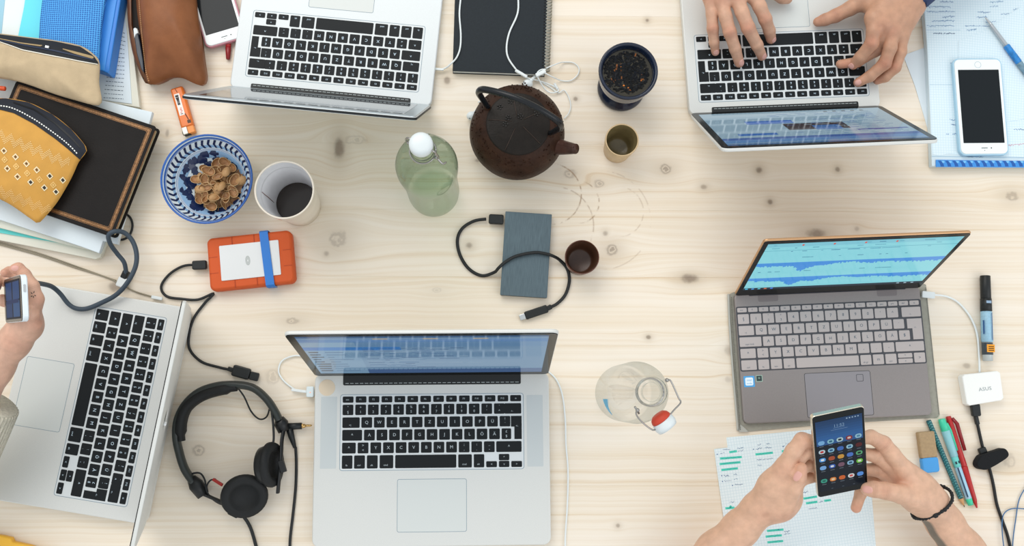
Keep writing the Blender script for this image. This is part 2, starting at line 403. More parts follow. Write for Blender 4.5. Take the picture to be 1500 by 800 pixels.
def laptop(label, x, y, rz, W, D, zb, th, Ll, ang, KW, KH, kt, style, body, keymats, paint, bezel, tp, corner=0.012, high=0.0008, lid_t=0.0055, bez_m=None, hinge=None, screen_m=None, lid_over=0.0):
    root = thing('laptop', label, 'laptop', (x, y, 0), rz)
    z0 = zb - th
    mb = MB(); slab(mb, rrect(W, D, corner, 6), z0, zb, 0.0016, 0); base = mb.build('base', body, root)
    ky1 = D / 2 - kt; 
    # recessed-looking well frame round the keys
    mb = MB(); o = rrect(KW + 0.0075, KH + 0.0065, 0.004, 3, 0, ky1 - KH / 2); i_ = rrect(KW + 0.0060, KH + 0.0050, 0.0034, 3, 0, ky1 - KH / 2)
    if style == 'mac':
        ringplate(mb, o, i_, zb + 0.00015, 1); plate(mb, i_, zb + 0.0001, 0)
        mb.build('keyboard_well', [ALU2, GROOVE], root)
    else:
        plate(mb, rrect(KW + 0.004, KH + 0.004, 0.003, 3, 0, ky1 - KH / 2), zb + 0.0001, 0); mb.build('keyboard_well', mat('zen_well', '4A4B50', 0.5, 0.3), root)
    lay = mac_layout() if style == 'mac' else zen_layout()
    LW, LH = (636.0, 254.0) if style == 'mac' else (677.0, 234.0)
    ux, uy = KW / LW, KH / LH
    for a in lay:
        if a[0] in ('ret', 'ret2'):
            if a[0] == 'ret': q = [(599, 74), (637, 74), (637, 156), (611, 156), (611, 112), (599, 112)]
            else: q = [(622, 68), (677, 68), (677, 147), (640, 147), (640, 105), (622, 105)]
            pts = [(-KW / 2 + u * ux, ky1 - v * uy) for u, v in q]
            cx = sum(p[0] for p in pts) / 6; cy = sum(p[1] for p in pts) / 6
            o = bpy.data.objects.new('key', ret_mesh(style, [(p[0] - cx, p[1] - cy) for p in pts], keymats, high))
            o.location = (cx, cy, zb)
        else:
            x0, y0, x1, y1, lo, up = a
            w_, h_ = (x1 - x0) * ux, (y1 - y0) * uy
            o = bpy.data.objects.new('key', key_mesh(style + label[:5], w_, h_, lo, up, keymats, high))
            o.location = (-KW / 2 + (x0 + x1) / 2 * ux, ky1 - (y0 + y1) / 2 * uy, zb)
        COL.objects.link(o); o.parent = root
    # trackpad with its fine groove
    if tp:
        tw, td, tcx, tcy = tp; mb = MB()
        o = rrect(tw, td, 0.003, 3, tcx, tcy); i_ = rrect(tw - 0.0013, td - 0.0013, 0.0025, 3, tcx, tcy)
        ringplate(mb, o, i_, zb + 0.00012, 1); plate(mb, i_, zb + 0.0001, 0)
        mb.build('trackpad', [mat('trackpad_' + style, 'D3D7D4' if style == 'mac' else '8E8A8E', 0.5, 0.1), GROOVE if style == 'mac' else BLK], root)
    # hinge bar
    hz = hinge or (W * 0.76, 0.011)
    mb = MB(); slab(mb, rrect(hz[0], hz[1], 0.002, 2, 0, D / 2 - hz[1] / 2 + 0.0012), zb - 0.004, zb + 0.0012, 0.0006)
    hb = mb.build('hinge', BLK if style == 'mac' else mat('zen_hinge', '3A3A3F', 0.4, 0.5), root)
    if style == 'mac' and th < 0.02:
        mb = MB()
        for k in range(36): box(mb, (-hz[0] / 2 + 0.006 + k * (hz[0] - 0.012) / 35, D / 2 - hz[1] + 0.0042, zb + 0.0012), (0.0052, 0.0008, 0.0003))
        mb.build('vent_slots', mat('vent_silver', 'B4BCBC', 0.5), hb)
    # lid: built lying along +Y from the hinge, then turned up
    lid = bpy.data.objects.new('lid', None)
    T = Matrix.Translation((0, D / 2 - 0.003, zb)) @ Matrix.Rotation(-(PI - ang) + PI, 4, 'X')
    T = Matrix.Translation((0, D / 2 - 0.003, zb)) @ Matrix(((1, 0, 0, 0), (0, -math.cos(ang), math.sin(ang), 0), (0, math.sin(ang), math.cos(ang), 0), (0, 0, 0, 1)))
    # local lid frame: x right, y up along the lid, z = away from the viewer (outer side)
    mb = MB(); slab(mb, rrect(W + lid_over, Ll, 0.010 if style == 'mac' else 0.006, 5, 0, Ll / 2), 0.0, lid_t, 0.0014, 0, T)
    lidob = mb.build('lid', body if not isinstance(bez_m, tuple) else bez_m[1], root)
    bm_ = bez_m[0] if isinstance(bez_m, tuple) else (bez_m or BLKG)
    mb = MB(); slab(mb, rrect(W + lid_over - 0.0022, Ll - 0.0022, 0.009 if style == 'mac' else 0.005, 5, 0, Ll / 2), -0.0009, 0.0003, 0.0002, 0, T); mb.build('bezel', bm_, lidob)
    l, r_, b_, t_ = bezel; mb = MB()
    sw, sh = W - l - r_, Ll - b_ - t_
    T2 = T @ Matrix.Translation((-sw / 2 + (l - r_) / 2, b_, -0.0011)) @ Matrix.Diagonal((1, 1, -1, 1))
    paint(mb, sw, sh, T2); mb.build('screen', screen_m or SCR, lidob)
    return root, T, lidob
def rect(mb, T, x0, y0, x1, y1, lvl, col): mb.add([(x0, y0, lvl * 0.00004), (x1, y0, lvl * 0.00004), (x1, y1, lvl * 0.00004), (x0, y1, lvl * 0.00004)], [(0, 1, 2, 3)], 0, T, False, col)
def paint_window(seed, side):
    def f(mb, w, h, T):
        r = random.Random(seed)
        rect(mb, T, 0, 0, w, h, 0, '7FA9CF')
        rect(mb, T, 0, h * .965, w, h, 1, '4E78A8'); rect(mb, T, 0, h * .86, w, h * .93, 1, '5F96D2')
        if side:
            rect(mb, T, 0, 0, w * .22, h * .86, 1, '8DB7DA'); rect(mb, T, w * .22, h * .74, w, h * .86, 2, '74A3D0')
            rect(mb, T, w * .22, 0, w, h * .12, 2, '4F73A8'); rect(mb, T, 0, h * .66, w * .40, h * .74, 3, '3F8FE0')
            for k in range(9):
                yy = h * (.60 - k * .065); rect(mb, T, w * .012, yy, w * (.045 + .03 * r.random()), yy + h * .022, 4, '2E3E55'); rect(mb, T, w * .08, yy, w * (.10 + .10 * r.random()), yy + h * .012, 4, '5F7FA2')
            for k in range(16):
                yy = h * (.70 - k * .035)
                x0 = w * .24
                for q in range(r.randint(2, 6)):
                    ln = w * r.uniform(.02, .09); rect(mb, T, x0, yy, x0 + ln, yy + h * .009, 4, r.choice(['4F78A8', '6D94BC', 'A9C6DE', '3E5F8E'])); x0 += ln + w * .02
            for k in range(3): rect(mb, T, w * (.3 + k * .2), h * .93, w * (.36 + k * .2), h * .95, 4, 'D8C29A')
        else:
            rect(mb, T, 0, h * .0, w, h * .83, 1, 'A9CBDF'); rect(mb, T, w * .0, h * .80, w, h * .86, 2, '3E6CB8')
            rect(mb, T, w * .30, h * .42, w * .62, h * .62, 3, '4A3F42'); rect(mb, T, w * .34, h * .50, w * .48, h * .64, 4, '4C7FC4'); rect(mb, T, w * .55, h * .30, w * .80, h * .40, 3, '3F7CD8')
            rect(mb, T, w * .02, h * .66, w * .28, h * .70, 3, '2D58B0'); rect(mb, T, w * .70, h * .68, w * .9, h * .74, 3, '3E7CCF')
            for k in range(22):
                yy = h * (.76 - k * .033); x0 = w * r.uniform(.02, .1)
                for q in range(r.randint(3, 8)):
                    ln = w * r.uniform(.02, .08); rect(mb, T, x0, yy, x0 + ln, yy + h * .008, 4, r.choice(['5F86AE', '7FA3C2', '3E6CB8', 'C6DDE8'])); x0 += ln + w * r.uniform(.01, .05)
            for k in range(5): rect(mb, T, w * (.1 + k * .05), h * .05, w * (.12 + k * .05), h * .08, 4, '2F3B48')
    return f
def paint_chart(mb, w, h, T):
    r = random.Random(5)
    rect(mb, T, 0, 0, w, h, 0, '86D3DE'); rect(mb, T, 0, 0, w, h * .045, 1, '1D2B3A')
    for k, c in enumerate(('3FB8E0', '4A9FE8', '58C0D0', 'D0704A', '3F7FE8')): rect(mb, T, w * (.01 + k * .035), h * .01, w * (.025 + k * .035), h * .035, 2, c)
    for k in range(3): rect(mb, T, w * (.86 + k * .04), h * .012, w * (.875 + k * .04), h * .03, 2, 'A8C8D8')
    rect(mb, T, 0, h * .93, w, h, 1, '79C3D4'); rect(mb, T, 0, h * .855, w, h * .862, 2, '4F9FB4')
    for yb in (.60, .27):
        n = 130; x = 0; base = h * yb; a = .02
        for k in range(n):
            x0, x1 = w * k / n, w * (k + 1) / n
            t = k / n; dep = .045 + .02 * math.sin(t * 9) + .10 * math.exp(-((t - .22 - (.03 if yb > .5 else .02)) / .035) ** 2) + .035 * math.exp(-((t - .35) / .06) ** 2) + .03 * math.exp(-((t - .6) / .05) ** 2) + .028 * r.random() ** 2
            rect(mb, T, x0, base - h * dep * 1.1, x1, base, 2, '3F8FDC')
    for row, n in ((.90, 9), (.96, 6), (.83, 12), (.70, 7), (.40, 8)):
        for k in range(n):
            x0 = w * r.uniform(.02, .93); rect(mb, T, x0, h * row, x0 + w * r.uniform(.01, .06), h * (row + .012), 3, r.choice(['4B8FA8', '5FA6BC', '3E7FA0']))
    for k in range(4): rect(mb, T, w * (.18 + k * .16), h * .945, w * (.19 + k * .16), h * .975, 4, 'D8503C')
def paint_off(mb, w, h, T): rect(mb, T, 0, 0, w, h, 0, '2A3B4C')

LAPC = laptop('large silver laptop at bottom centre with blue document window open', -0.0872, -0.0909, 0.0087, 0.3587, 0.2595, 0.0165, 0.0125, 0.236, 1.7744, 0.2725, 0.1084, 0.0352,
    'mac', ALU, [KEYB, GLYG], paint_window(3, True), (0.0125, 0.0125, 0.019, 0.009), (0.105, 0.0785, 0.0, -0.0695), hinge=(0.272, 0.0195))
LAPB = laptop('silver laptop at top right being typed on by two hands', 0.4689, 0.5665, 3.1903, 0.3102, 0.219, 0.0165, 0.0125, 0.2097, 2.1016, 0.2704, 0.1071, 0.0234,
    'mac', ALU, [KEYB, GLY], paint_window(8, False), (0.011, 0.011, 0.015, 0.009), (0.105, 0.07, 0.0, -0.066), hinge=(0.238, 0.013))
SILB = mat('silver_bezel', 'B9C3C8', 0.3, 0.6)
LAPA = laptop('slim silver laptop at top left with its almost edge-on silver-framed screen', -0.2451, 0.5883, 3.0513, 0.3222, 0.227, 0.015, 0.011, 0.2225, 1.9492, 0.2705, 0.105, 0.0249,
    'mac', ALU2, [KEYB, GLY], paint_off, (0.019, 0.019, 0.022, 0.017), (0.105, 0.07, 0.0, -0.068), bez_m=(SILB, ALU2), hinge=(0.255, 0.012), screen_m=mat('dark_screen', attr=True, emit=0.15, rough=0.05, spec=0.8))
mb = MB(); slab(mb, rrect(0.3236, 0.2240, 0.010, 5, 0, 0.2225 / 2), 0.0012, 0.0046, 0.0006, 0, LAPA[1]); mb.build('lid_dark_rim', mat('rim_black', '14191C', .5), LAPA[2])  # black band round the edge of the lid
LAPD = laptop('silver laptop at the left edge turned sideways with a power lead on it', -0.6058, -0.0052, -1.734, 0.3287, 0.240, 0.022, 0.018, 0.2233, 1.848, 0.2801, 0.1047, 0.0337,
    'mac', ALU, [KEYB, GLY], paint_off, (0.014, 0.014, 0.018, 0.012), (0.1045, 0.073, 0.0, -0.0700), hinge=(0.235, 0.010), lid_t=0.0052, screen_m=MATS['dark_screen'])
ZEN = mat('grey_rose_metal', '8F8886', 0.42, 0.25, noise=0.05, nscale=700)
ZK = mat('grey_key', 'B8AEAB', 0.45, 0.1)
LAPE = laptop('grey-brown laptop on the right showing blue graphs, lying on a grey felt sleeve', 0.5352, 0.0685, 0.0454, 0.2948, 0.2021, 0.012, 0.0095, 0.1877, 1.8794, 0.2897, 0.0973, 0.0229,
    'zen', ZEN, [ZK, mat('key_print_dark', '3C5564', 0.6)], paint_chart, (0.008, 0.008, 0.022, 0.0085), (0.104, 0.069, 0.004, -0.0625), corner=0.008, high=0.0007, lid_t=0.0045,
    bez_m=(BLKG, mat('copper_edge_lid', 'C49A72', 0.35, 0.6)), hinge=(0.25, 0.006), screen_m=mat('bright_screen', attr=True, emit=0.72, rough=0.12, spec=0.4))

# ------------------------------------------------------------------ laptop extras
def loc_of(root, px, py, z): return MX(root).inverted() @ P(px, py, z)
# palm-rest stickers and fingerprint square of the grey laptop, speaker grilles and round sticker of the big one
mb = MB(); z = 0.0121
for (px, py, s, c, t, c2) in ((1097.5, 559, 0.017, '4FA3DE', 'inside', 'E8F4FA'), (1112, 554.5, 0.010, '2A3B3C', '', 'A8C8B8')):
    p = loc_of(LAPE[0], px, py, 0.012); plate(mb, rrect(s, s, 0.0008, 2, p.x, p.y), z, 0, None, c)
    if t: plate(mb, rrect(s * .72, s * .72, 0.002, 3, p.x, p.y), z + 0.00006, 0, None, c2); text(mb, 'intel', p.x, p.y + 0.002, z + 0.00012, 0.0045, 0, 0, None, c); text(mb, 'inside', p.x, p.y - 0.003, z + 0.00012, 0.0036, 0, 0, None, c)
    else: ringplate(mb, rrect(s, s, 0.0005, 2, p.x, p.y), rrect(s * .84, s * .84, 0.0005, 2, p.x, p.y), z + 0.0001, 0, None, c2); text(mb, '*', p.x, p.y - 0.001, z + 0.0001, 0.008, 0, 0, None, c2)
PRINT = mat('printed_paint', attr=True, rough=0.6)
mb.build('sticker', PRINT, LAPE[0])
mb = MB(); p = loc_of(LAPE[0], 1259.5, 553.5, 0.012); ringplate(mb, rrect(0.011, 0.011, 0.0015, 3, p.x, p.y), rrect(0.0098, 0.0098, 0.0012, 3, p.x, p.y), 0.01225, 0, None, '3C3C44'); mb.build('fingerprint_reader', PRINT, LAPE[0])
mb = MB()
for px in (1125, 1299): p = loc_of(LAPE[0], px, 436 if px < 1200 else 428, 0.012); plate(mb, rrect(0.032, 0.0125, 0.003, 3, p.x, p.y), 0.01208, 0, None, '7C7474'); mb.build('hinge_cover', PRINT, LAPE[0]); mb = MB()
mb = MB()
for sx in (-1, 1): mb = MB(); plate(mb, rrect(0.0245, 0.108, 0.001, 2, sx * 0.157, 0.0405), 0.0166, 0, None, 'C6CCCC'); mb.build('speaker_grille', PRINT, LAPC[0])
mb = MB(); p = loc_of(LAPC[0], 479, 568, 0.0165); slab(mb, circ(0.0125, 24, p.x, p.y), 0.0165, 0.0169, 0.0001, 0, None, None, 'E2D0B6'); mb.build('round_sticker', PRINT, LAPC[0])
mb = MB()
T = LAPD[1] @ Matrix.Translation((0, 0.115, 0.0071))
lathe(mb, [(0, 0.0002), (0.011, 0.0002), (0.013, 0)], 20, 0, T @ Matrix.Diagonal((1, 1.1, 1, 1))); tube(mb, [T @ Vector((0.001, 0.016, 0.0002)), T @ Vector((0.005, 0.023, 0.0002))], 0.002, 6)
mb.build('lid_emblem', mat('white_emblem', 'F4F6F6', 0.3), LAPD[2])

# ------------------------------------------------------------------ general builders
BVH = {}
def bvh_of(mb): return BVHTree.FromPolygons([Vector(v) for v in mb.v], mb.f)
def hit(bv, px, py, off=0.0003):
    o, d = ray(px, py); r = bv.ray_cast(o, d)
    if r[0] is None: return None, None
    n = r[1] if r[1].dot(d) < 0 else -r[1]
    return r[0] + n * off, n
def poly_resample(pts, n):
    p = [Vector((a[0], a[1])) for a in pts]; m = len(p); L = [(p[(i + 1) % m] - p[i]).length for i in range(m)]; T = sum(L); out = []; i = 0; acc = 0
    for k in range(n):
        t = T * k / n
        while acc + L[i] < t: acc += L[i]; i += 1
        q = p[i] + (p[(i + 1) % m] - p[i]) * ((t - acc) / max(L[i], 1e-9)); out.append((q.x, q.y))
    return out
def closed_smooth(pts, k=5):
    n = len(pts); out = []
    for i in range(n):
        p0, p1, p2, p3 = pts[i - 1], pts[i], pts[(i + 1) % n], pts[(i + 2) % n]
        for j in range(k):
            t = j / k; out.append(tuple(0.5 * (2 * b + (c - a) * t + (2 * a - 5 * b + 4 * c - d) * t * t + (3 * b - a - 3 * c + d) * t ** 3) for a, b, c, d in zip(p0, p1, p2, p3)))
    return out
def cushion(pix, zc, z0, H, n=96, rings=16, power=2.2, wr=0.0015, wf=60, seed=1, cpix=None, smooth=True, under=0.25, hf=None):
    """soft bag: outline in photograph pixels at height zc, lower face at z0, bulging to H above zc"""
    pts = [tuple(P(a, b, zc))[:2] for a, b in pix]
    if smooth: pts = closed_smooth(pts, 5)
    pts = poly_resample(pts, n)
    if area2(pts) < 0: pts = pts[::-1]
    c = tuple(P(cpix[0], cpix[1], zc))[:2] if cpix else (sum(p[0] for p in pts) / n, sum(p[1] for p in pts) / n)
    r = random.Random(seed); ph = [(r.uniform(.5, 1.6), r.uniform(0, 6.28), r.uniform(0, 6.28), r.uniform(-1, 1), r.uniform(-1, 1)) for _ in range(6)]
    def wz(x, y): return sum(math.sin((x * a + y * b) * wf * k + p) for k, p, q, a, b in ph) / 6
    vs = []; fs = []
    for j in range(rings + 1):
        t = j / rings
        for p in pts:
            x, y = c[0] + (p[0] - c[0]) * (1 - t) , c[1] + (p[1] - c[1]) * (1 - t)
            e = 1 - (1 - t) ** power
            z = zc + H * e * (hf(x, y) if hf else 1) + wz(x, y) * wr * min(1, t * 4)
            vs.append((x, y, z))
    for j in range(rings):
        for i in range(n):
            k = (i + 1) % n; fs.append((j * n + i, j * n + k, (j + 1) * n + k, (j + 1) * n + i))
    base = len(vs); rb = 6
    for j in range(1, rb + 1):
        t = j / rb
        for p in pts:
            s = 1 - 0.10 * t if t < 1 else 0.9
            vs.append((c[0] + (p[0] - c[0]) * s, c[1] + (p[1] - c[1]) * s, zc + (z0 - zc) * math.sin(t * PI / 2)))
    for j in range(rb):
        a0 = 0 if j == 0 else base + (j - 1) * n; b0 = base + j * n
        for i in range(n):
            k = (i + 1) % n; fs.append((a0 + k, a0 + i, b0 + i, b0 + k))
    fs.append([base + (rb - 1) * n + i for i in range(n)][::-1])
    mb = MB(); mb.add(vs, fs, 0); return mb
def pix_slab(name, pix, zt, z0, m, label=None, cat=None, bev=0.0008, group=None, parent=None, top=None, col=None):
    """flat thing whose top outline shows at the given pixels"""
    pts = [tuple(P(a, b, zt))[:2] for a, b in pix]; mb = MB(); slab(mb, pts, z0, zt, bev, 0, None, top, col)
    if parent: shift(mb, parent); return mb.build(name, m, parent)
    c = Vector((sum(p[0] for p in pts) / len(pts), sum(p[1] for p in pts) / len(pts), z0)); mb.v = [tuple(Vector(v) - c) for v in mb.v]
    o = mb.build(name, m, None, c); return tag(o, label, cat, group)
def root_at(name, label, cat, px, py, z=0.0, rz=0.0, group=None): return thing(name, label, cat, P(px, py, z), rz, group)
def put(mb, name, m, root): shift(mb, root); return mb.build(name, m, root)
def stroke(mb, a, b, w, z, col):
    a = Vector(a[:2]); b = Vector(b[:2]); d = (b - a)
    if d.length < 1e-6: return
    n = Vector((-d.y, d.x)).normalized() * w / 2
    mb.add([(a.x - n.x, a.y - n.y, z), (b.x - n.x, b.y - n.y, z), (b.x + n.x, b.y + n.y, z), (a.x + n.x, a.y + n.y, z)], [(0, 1, 2, 3)], 0, None, False, col)
def scribble(mb, x0, y0, x1, y1, z, col, seed=0, h=0.0022, w=0.0004):
    """illegible handwriting between two points"""
    w *= 1.45; h *= 1.25; r = random.Random(seed); a = Vector((x0, y0)); b = Vector((x1, y1)); d = b - a; L = d.length; d.normalize(); n = Vector((-d.y, d.x)); t = 0; prev = a
    while t < L:
        t += r.uniform(.0005, .0012); q = a + d * t + n * r.uniform(-h, h) * (0.5 if r.random() < .75 else 1.1)
        if r.random() > .12: stroke(mb, prev, q, w, z, col)
        prev = q

# ------------------------------------------------------------------ drinks and tableware
def goblet():
    c = P(909, 131, 0); root = thing('tea_goblet', 'dark blue glazed goblet full of tea and leaves', 'cup', c)
    gl = mat('dark_blue_glaze', '182338', 0.16, coat=0.2, noise=0.3, nscale=30)
    mb = MB(); pr = [(0, 0), (.034, 0), (.0375, .002), (.0385, .006), (.0375, .011), (.033, .016), (.0275, .022), (.0265, .028), (.030, .034), (.0375, .044), (.0415, .056), (.0425, .068), (.0430, .078), (.0448, .083), (.0458, .0865), (.0452, .0895), (.0432, .0905), (.0410, .089), (.0392, .084), (.0385, .074), (.036, .055), (.026, .042), (0, .038)]
    lathe(mb, pr, 48); mb.build('goblet_body', gl, root)
    mb = MB(); lathe(mb, [(0, .0775), (.030, .0775), (.0384, .0778)], 40); tea = mb.build('tea', mat('dark_tea', '3A3528', 0.05, noise=0.35, nscale=60), root)
    r = random.Random(11); mb = MB()
    for k in range(900):
        a = r.uniform(0, 6.28); q = (r.random() ** .62) * .0345; x, y = math.cos(a) * q - .0015, math.sin(a) * q * .95 + .001
        s = r.uniform(.0008, .0030); an = r.uniform(0, PI); M = Matrix.Translation((x, y, .0779 + r.random() * .0008)) @ Matrix.Rotation(an, 4, 'Z') @ Matrix.Rotation(r.uniform(-.3, .3), 4, 'X')
        col = r.choice(['121417', '15181C', '101214', '191C20', '1C1B1A', '7A4A28'] if k % 9 == 0 else ['121417', '15181C', '101214', '191C22', '1C1B1A'])
        box(mb, (0, 0, 0), (s * 2, s * .9, .0005), 0, M, col, 0.0)
    for x, y, s in ((-.006, -.020, .0018), (.001, -.0235, .0014), (.021, -.012, .0012), (-.010, .010, .001)): ell(mb, (x, y, .0785), (s, s * .7, .0006), 8, 0, None, 'E0823C')
    o = mb.build('floating_leaves', mat('wet_leaves', attr=True, rough=.4, spec=.12), root); o['kind'] = 'stuff'
goblet()
def cup(name, label, px, py, h, r0, r1, m, mi, rim=.0022, th=.0028):
    root = root_at(name, label, 'cup', px, py)
    mb = MB(); lathe(mb, [(0, 0), (r0 - .001, 0), (r0, .001), (r0 + (r1 - r0) * .5, h * .5), (r1, h - .0015), (r1 - rim * .3, h), (r1 - rim * .7, h + .0002), (r1 - rim, h - .001)], 40); mb.build('outside', m, root)
    mb = MB(); lathe(mb, [(r1 - rim, h - .001), (r1 - th, h * .8), (r0 - th + .001, .008), (r0 - th - .003, .0055), (0, .005)], 40); mb.build('inside', mi, root); return root
cup('small_cup', 'small tan handleless cup, empty, right of the teapot spout', 903.5, 220, .062, .0215, .0262, mat('tan_ceramic', 'CDB289', 0.4, noise=0.1, nscale=80), mat('tan_glaze_inside', '8A7B55', 0.2, noise=0.25, nscale=60))
cup('small_cup', 'small dark brown handleless cup beside the grey hard drive', 848.5, 383, .048, .0225, .0265, mat('brown_ceramic', '5E3526', 0.3, noise=0.2, nscale=80), mat('brown_glaze_inside', '5A3C2C', 0.3, noise=0.3, nscale=60), rim=.0016)

def paper_cup():
    b = P(441, 303, 0); t = P(412, 276, 0.125); root = thing('paper_cup', 'crumpled white paper cup with black coffee, beside the blue and white bowl', 'cup', (b.x, b.y, 0))
    wall = mat('cup_paper', 'E9DFD0', 0.55, noise=0.05, nscale=30); inn = mat('cup_lining', 'E4E4E6', 0.35)
    def rib(a, z):
        return 1 + 0.05 * math.exp(-((a - 0.15) / .35) ** 2) * math.exp(-((z - .02) / .02) ** 2) - 0.035 * math.exp(-((a - 5.6) / .4) ** 2) * math.exp(-((z - .03) / .03) ** 2)
    mb = MB(); lathe(mb, [(0, 0.003), (.030, 0.003), (.0302, 0), (.0312, 0), (.0335, .03), (.0375, .075), (.0415, .121), (.0425, .1215), (.0435, .123), (.0435, .1248), (.0425, .126), (.0413, .1255), (.0408, .124)], 56, 0, None, None, 0, 2 * PI, rib); mb.build('cup_wall', wall, root)
    mb = MB(); lathe(mb, [(.0410, .1245), (.0396, .104), (.0389, .102), (.0398, .1005), (.0386, .098), (.0352, .06), (.0318, .02), (.0300, .004), (0, .004)], 56, 0, None, None, 0, 2 * PI, rib); mb.build('cup_inside', inn, root)
    mb = MB(); lathe(mb, [(0, .030), (.0322, .0303)], 48, 0, None, None, 0, 2 * PI, rib); mb.build('coffee', mat('black_coffee', '2A211B', 0.12), root)
    mb = MB(); tube(mb, [(-.0385, .002, .0985), (-.037, .001, .085), (-.0352, 0, .065), (-.0335, -.002, .042)], .0005, 5); mb.build('drip_mark', mat('coffee_drip', '6E3A2C', 0.5), root)
    mb = MB()
    for k in range(8):
        a = 4.15 + k * .055; a2 = a + .055
        mb.add([(math.cos(q) * rr, math.sin(q) * rr, z) for q, rr, z in ((a, .0422, .108), (a2, .0422, .108), (a2, .0431, .119), (a, .0431, .119))], [(0, 1, 2, 3)])
    mb.build('red_print', mat('red_print', 'D8654A', 0.5), root)
paper_cup()

# bowl with pistachio shells
def bowl():
    c = P(317, 273, 0); root = thing('bowl', 'round ceramic bowl with blue and white painted pattern, full of shells', 'bowl', (c.x, c.y, 0)); root.scale = (1.035, 1.035, 1.0)
    white = mat('bowl_glaze', 'DCE8EE', 0.12, coat=0.3); blue = mat('cobalt_paint', '1D2C52', 0.15); edge = mat('blue_edge', '2F62B0', 0.15); pale = mat('pale_blue_wash', '8FB4D8', 0.15)
    prof_in = [(.0655, .052), (.0635, .0485), (.060, .042), (.055, .034), (.049, .027), (.042, .0205), (.034, .0155), (.024, .012), (.012, .0105), (0, .010)]
    mb = MB(); lathe(mb, [(0, .003), (.030, .003), (.031, 0), (.033, 0), (.034, .004), (.045, .012), (.056, .026), (.0635, .041), (.0672, .051)] , 64); mb.build('bowl_outside', white, root)
    mb = MB(); lathe(mb, prof_in, 64); mb.build('bowl_inside', white, root)
    mb = MB(); lathe(mb, [(.0670, .0500), (.0680, .0525), (.0676, .0540), (.0662, .0542), (.0650, .0525)], 64); mb.build('blue_rim', edge, root)
    def on(a, s, off=.0004):
        """point on the inner wall; s = radius"""
        for (r1, z1), (r0, z0) in zip(prof_in, prof_in[1:]):
            if r0 <= s <= r1: t = (s - r0) / (r1 - r0); return Vector((math.cos(a) * s, math.sin(a) * s, z0 + (z1 - z0) * t + off * 1.6))
    mb = MB()
    for s0, s1 in ((.0617, .0622), (.0512, .0516), (.0500, .0503), (.0625, .0640)):
        for k in range(96):
            a, b = 2 * PI * k / 96, 2 * PI * (k + 1) / 96; mb.add([on(a, s0, .0002), on(b, s0, .0002), on(b, s1, .0002), on(a, s1, .0002)], [(0, 1, 2, 3)])
    mb.build('painted_lines', edge, root)
    mb = MB()
    for k in range(96):
        a, b = 2 * PI * k / 96, 2 * PI * (k + 1) / 96
        mb.add([on(a, .0530, .0001), on(b, .0530, .0001), on(b, .0560, .0001), on(a, .0560, .0001)], [(0, 1, 2, 3)])
        mb.add([on(a, .0400, .0001), on(b, .0400, .0001), on(b, .0495, .0001), on(a, .0495, .0001)], [(0, 1, 2, 3)])
    mb.build('pale_wash', pale, root)
    mb = MB(); n = 40
    for k in range(n):
        a = 2 * PI * k / n; d = .055
        for s0, s1 in ((.0526, .0567), (.0612, .0567)):
            for q in range(3):
                t0, t1 = q / 3, (q + 1) / 3; w = .062
                mb.add([on(a + d * t0, s0 + (s1 - s0) * t0), on(a + w + d * t0, s0 + (s1 - s0) * t0), on(a + w + d * t1, s0 + (s1 - s0) * t1), on(a + d * t1, s0 + (s1 - s0) * t1)], [(0, 1, 2, 3)])
    r = random.Random(4)
    for k in range(120):
        a = r.uniform(0, 2 * PI); s = r.uniform(.030, .0475); rr = r.uniform(.0035, .0062); n_ = 9; ee = r.uniform(.5, 1)
        pts = []
        for q in range(n_):
            t = 2 * PI * q / n_; f = rr * (1 + .25 * math.sin(3 * t + a)); ss = min(.0492, s + f * math.sin(t) * ee); pts.append(on(a + f * math.cos(t) / s, ss, .0003 + k * .000002))
        mb.add(pts, [list(range(n_))])
    mb.build('painted_leaves', blue, root)
    # half shells
    out = mat('shell_outside', 'BE9362', 0.5, noise=0.15, nscale=250); inn = mat('shell_inside', 'A97A4E', 0.45, noise=0.35, nscale=180); pale_s = mat('shell_pale', 'D2B080', 0.4)
    def shell_mesh(L, W, H):
        mb = MB(); nu, nv = 12, 5
        def pt(i, j, s):
            t = 2 * PI * i / nu; ph = (PI / 2) * j / nv; c_ = math.cos(ph); e = 1 + .16 * math.cos(t)
            return (L * s * c_ * math.cos(t), W * s * c_ * math.sin(t) * (1 - .18 * math.cos(t)), -H * s * math.sin(ph))
        vo = [pt(i, j, 1) for j in range(nv + 1) for i in range(nu)]; vi = [pt(i, j, .93) for j in range(nv + 1) for i in range(nu)]
        fo = [(j * nu + i, j * nu + (i + 1) % nu, (j + 1) * nu + (i + 1) % nu, (j + 1) * nu + i) for j in range(nv) for i in range(nu)]
        mb.add(vo, [f[::-1] for f in fo], 0); mb.add(vi, fo, 1)
        mb.add([vo[i] for i in range(nu)] + [vi[i] for i in range(nu)], [(i, (i + 1) % nu, nu + (i + 1) % nu, nu + i) for i in range(nu)], 2)
        return mb.mesh('pistachio_shell', [out, inn, pale_s])
    ms = [shell_mesh(.0100, .0068, .0050), shell_mesh(.0093, .0066, .0042), shell_mesh(.0108, .0072, .0046)]
    r = random.Random(23); pts = []; cx, cy = P(320, 270, .03).x, P(320, 270, .03).y
    for layer, (z, R, n) in enumerate(((.019, .030, 20), (.025, .0365, 30), (.031, .0365, 32), (.036, .028, 12))):
        placed = []
        for tr in range(4000):
            if len(placed) >= n: break
            a = r.uniform(0, 6.283); q = R * math.sqrt(r.random()); x, y = cx + q * math.cos(a), cy + q * math.sin(a)
            if all((x - u) ** 2 + (y - v) ** 2 > .0118 ** 2 for u, v in placed):
                placed.append((x, y)); pts.append((x, y, z - .25 * (q / R) ** 2 * .01 + r.uniform(-.001, .001), layer))
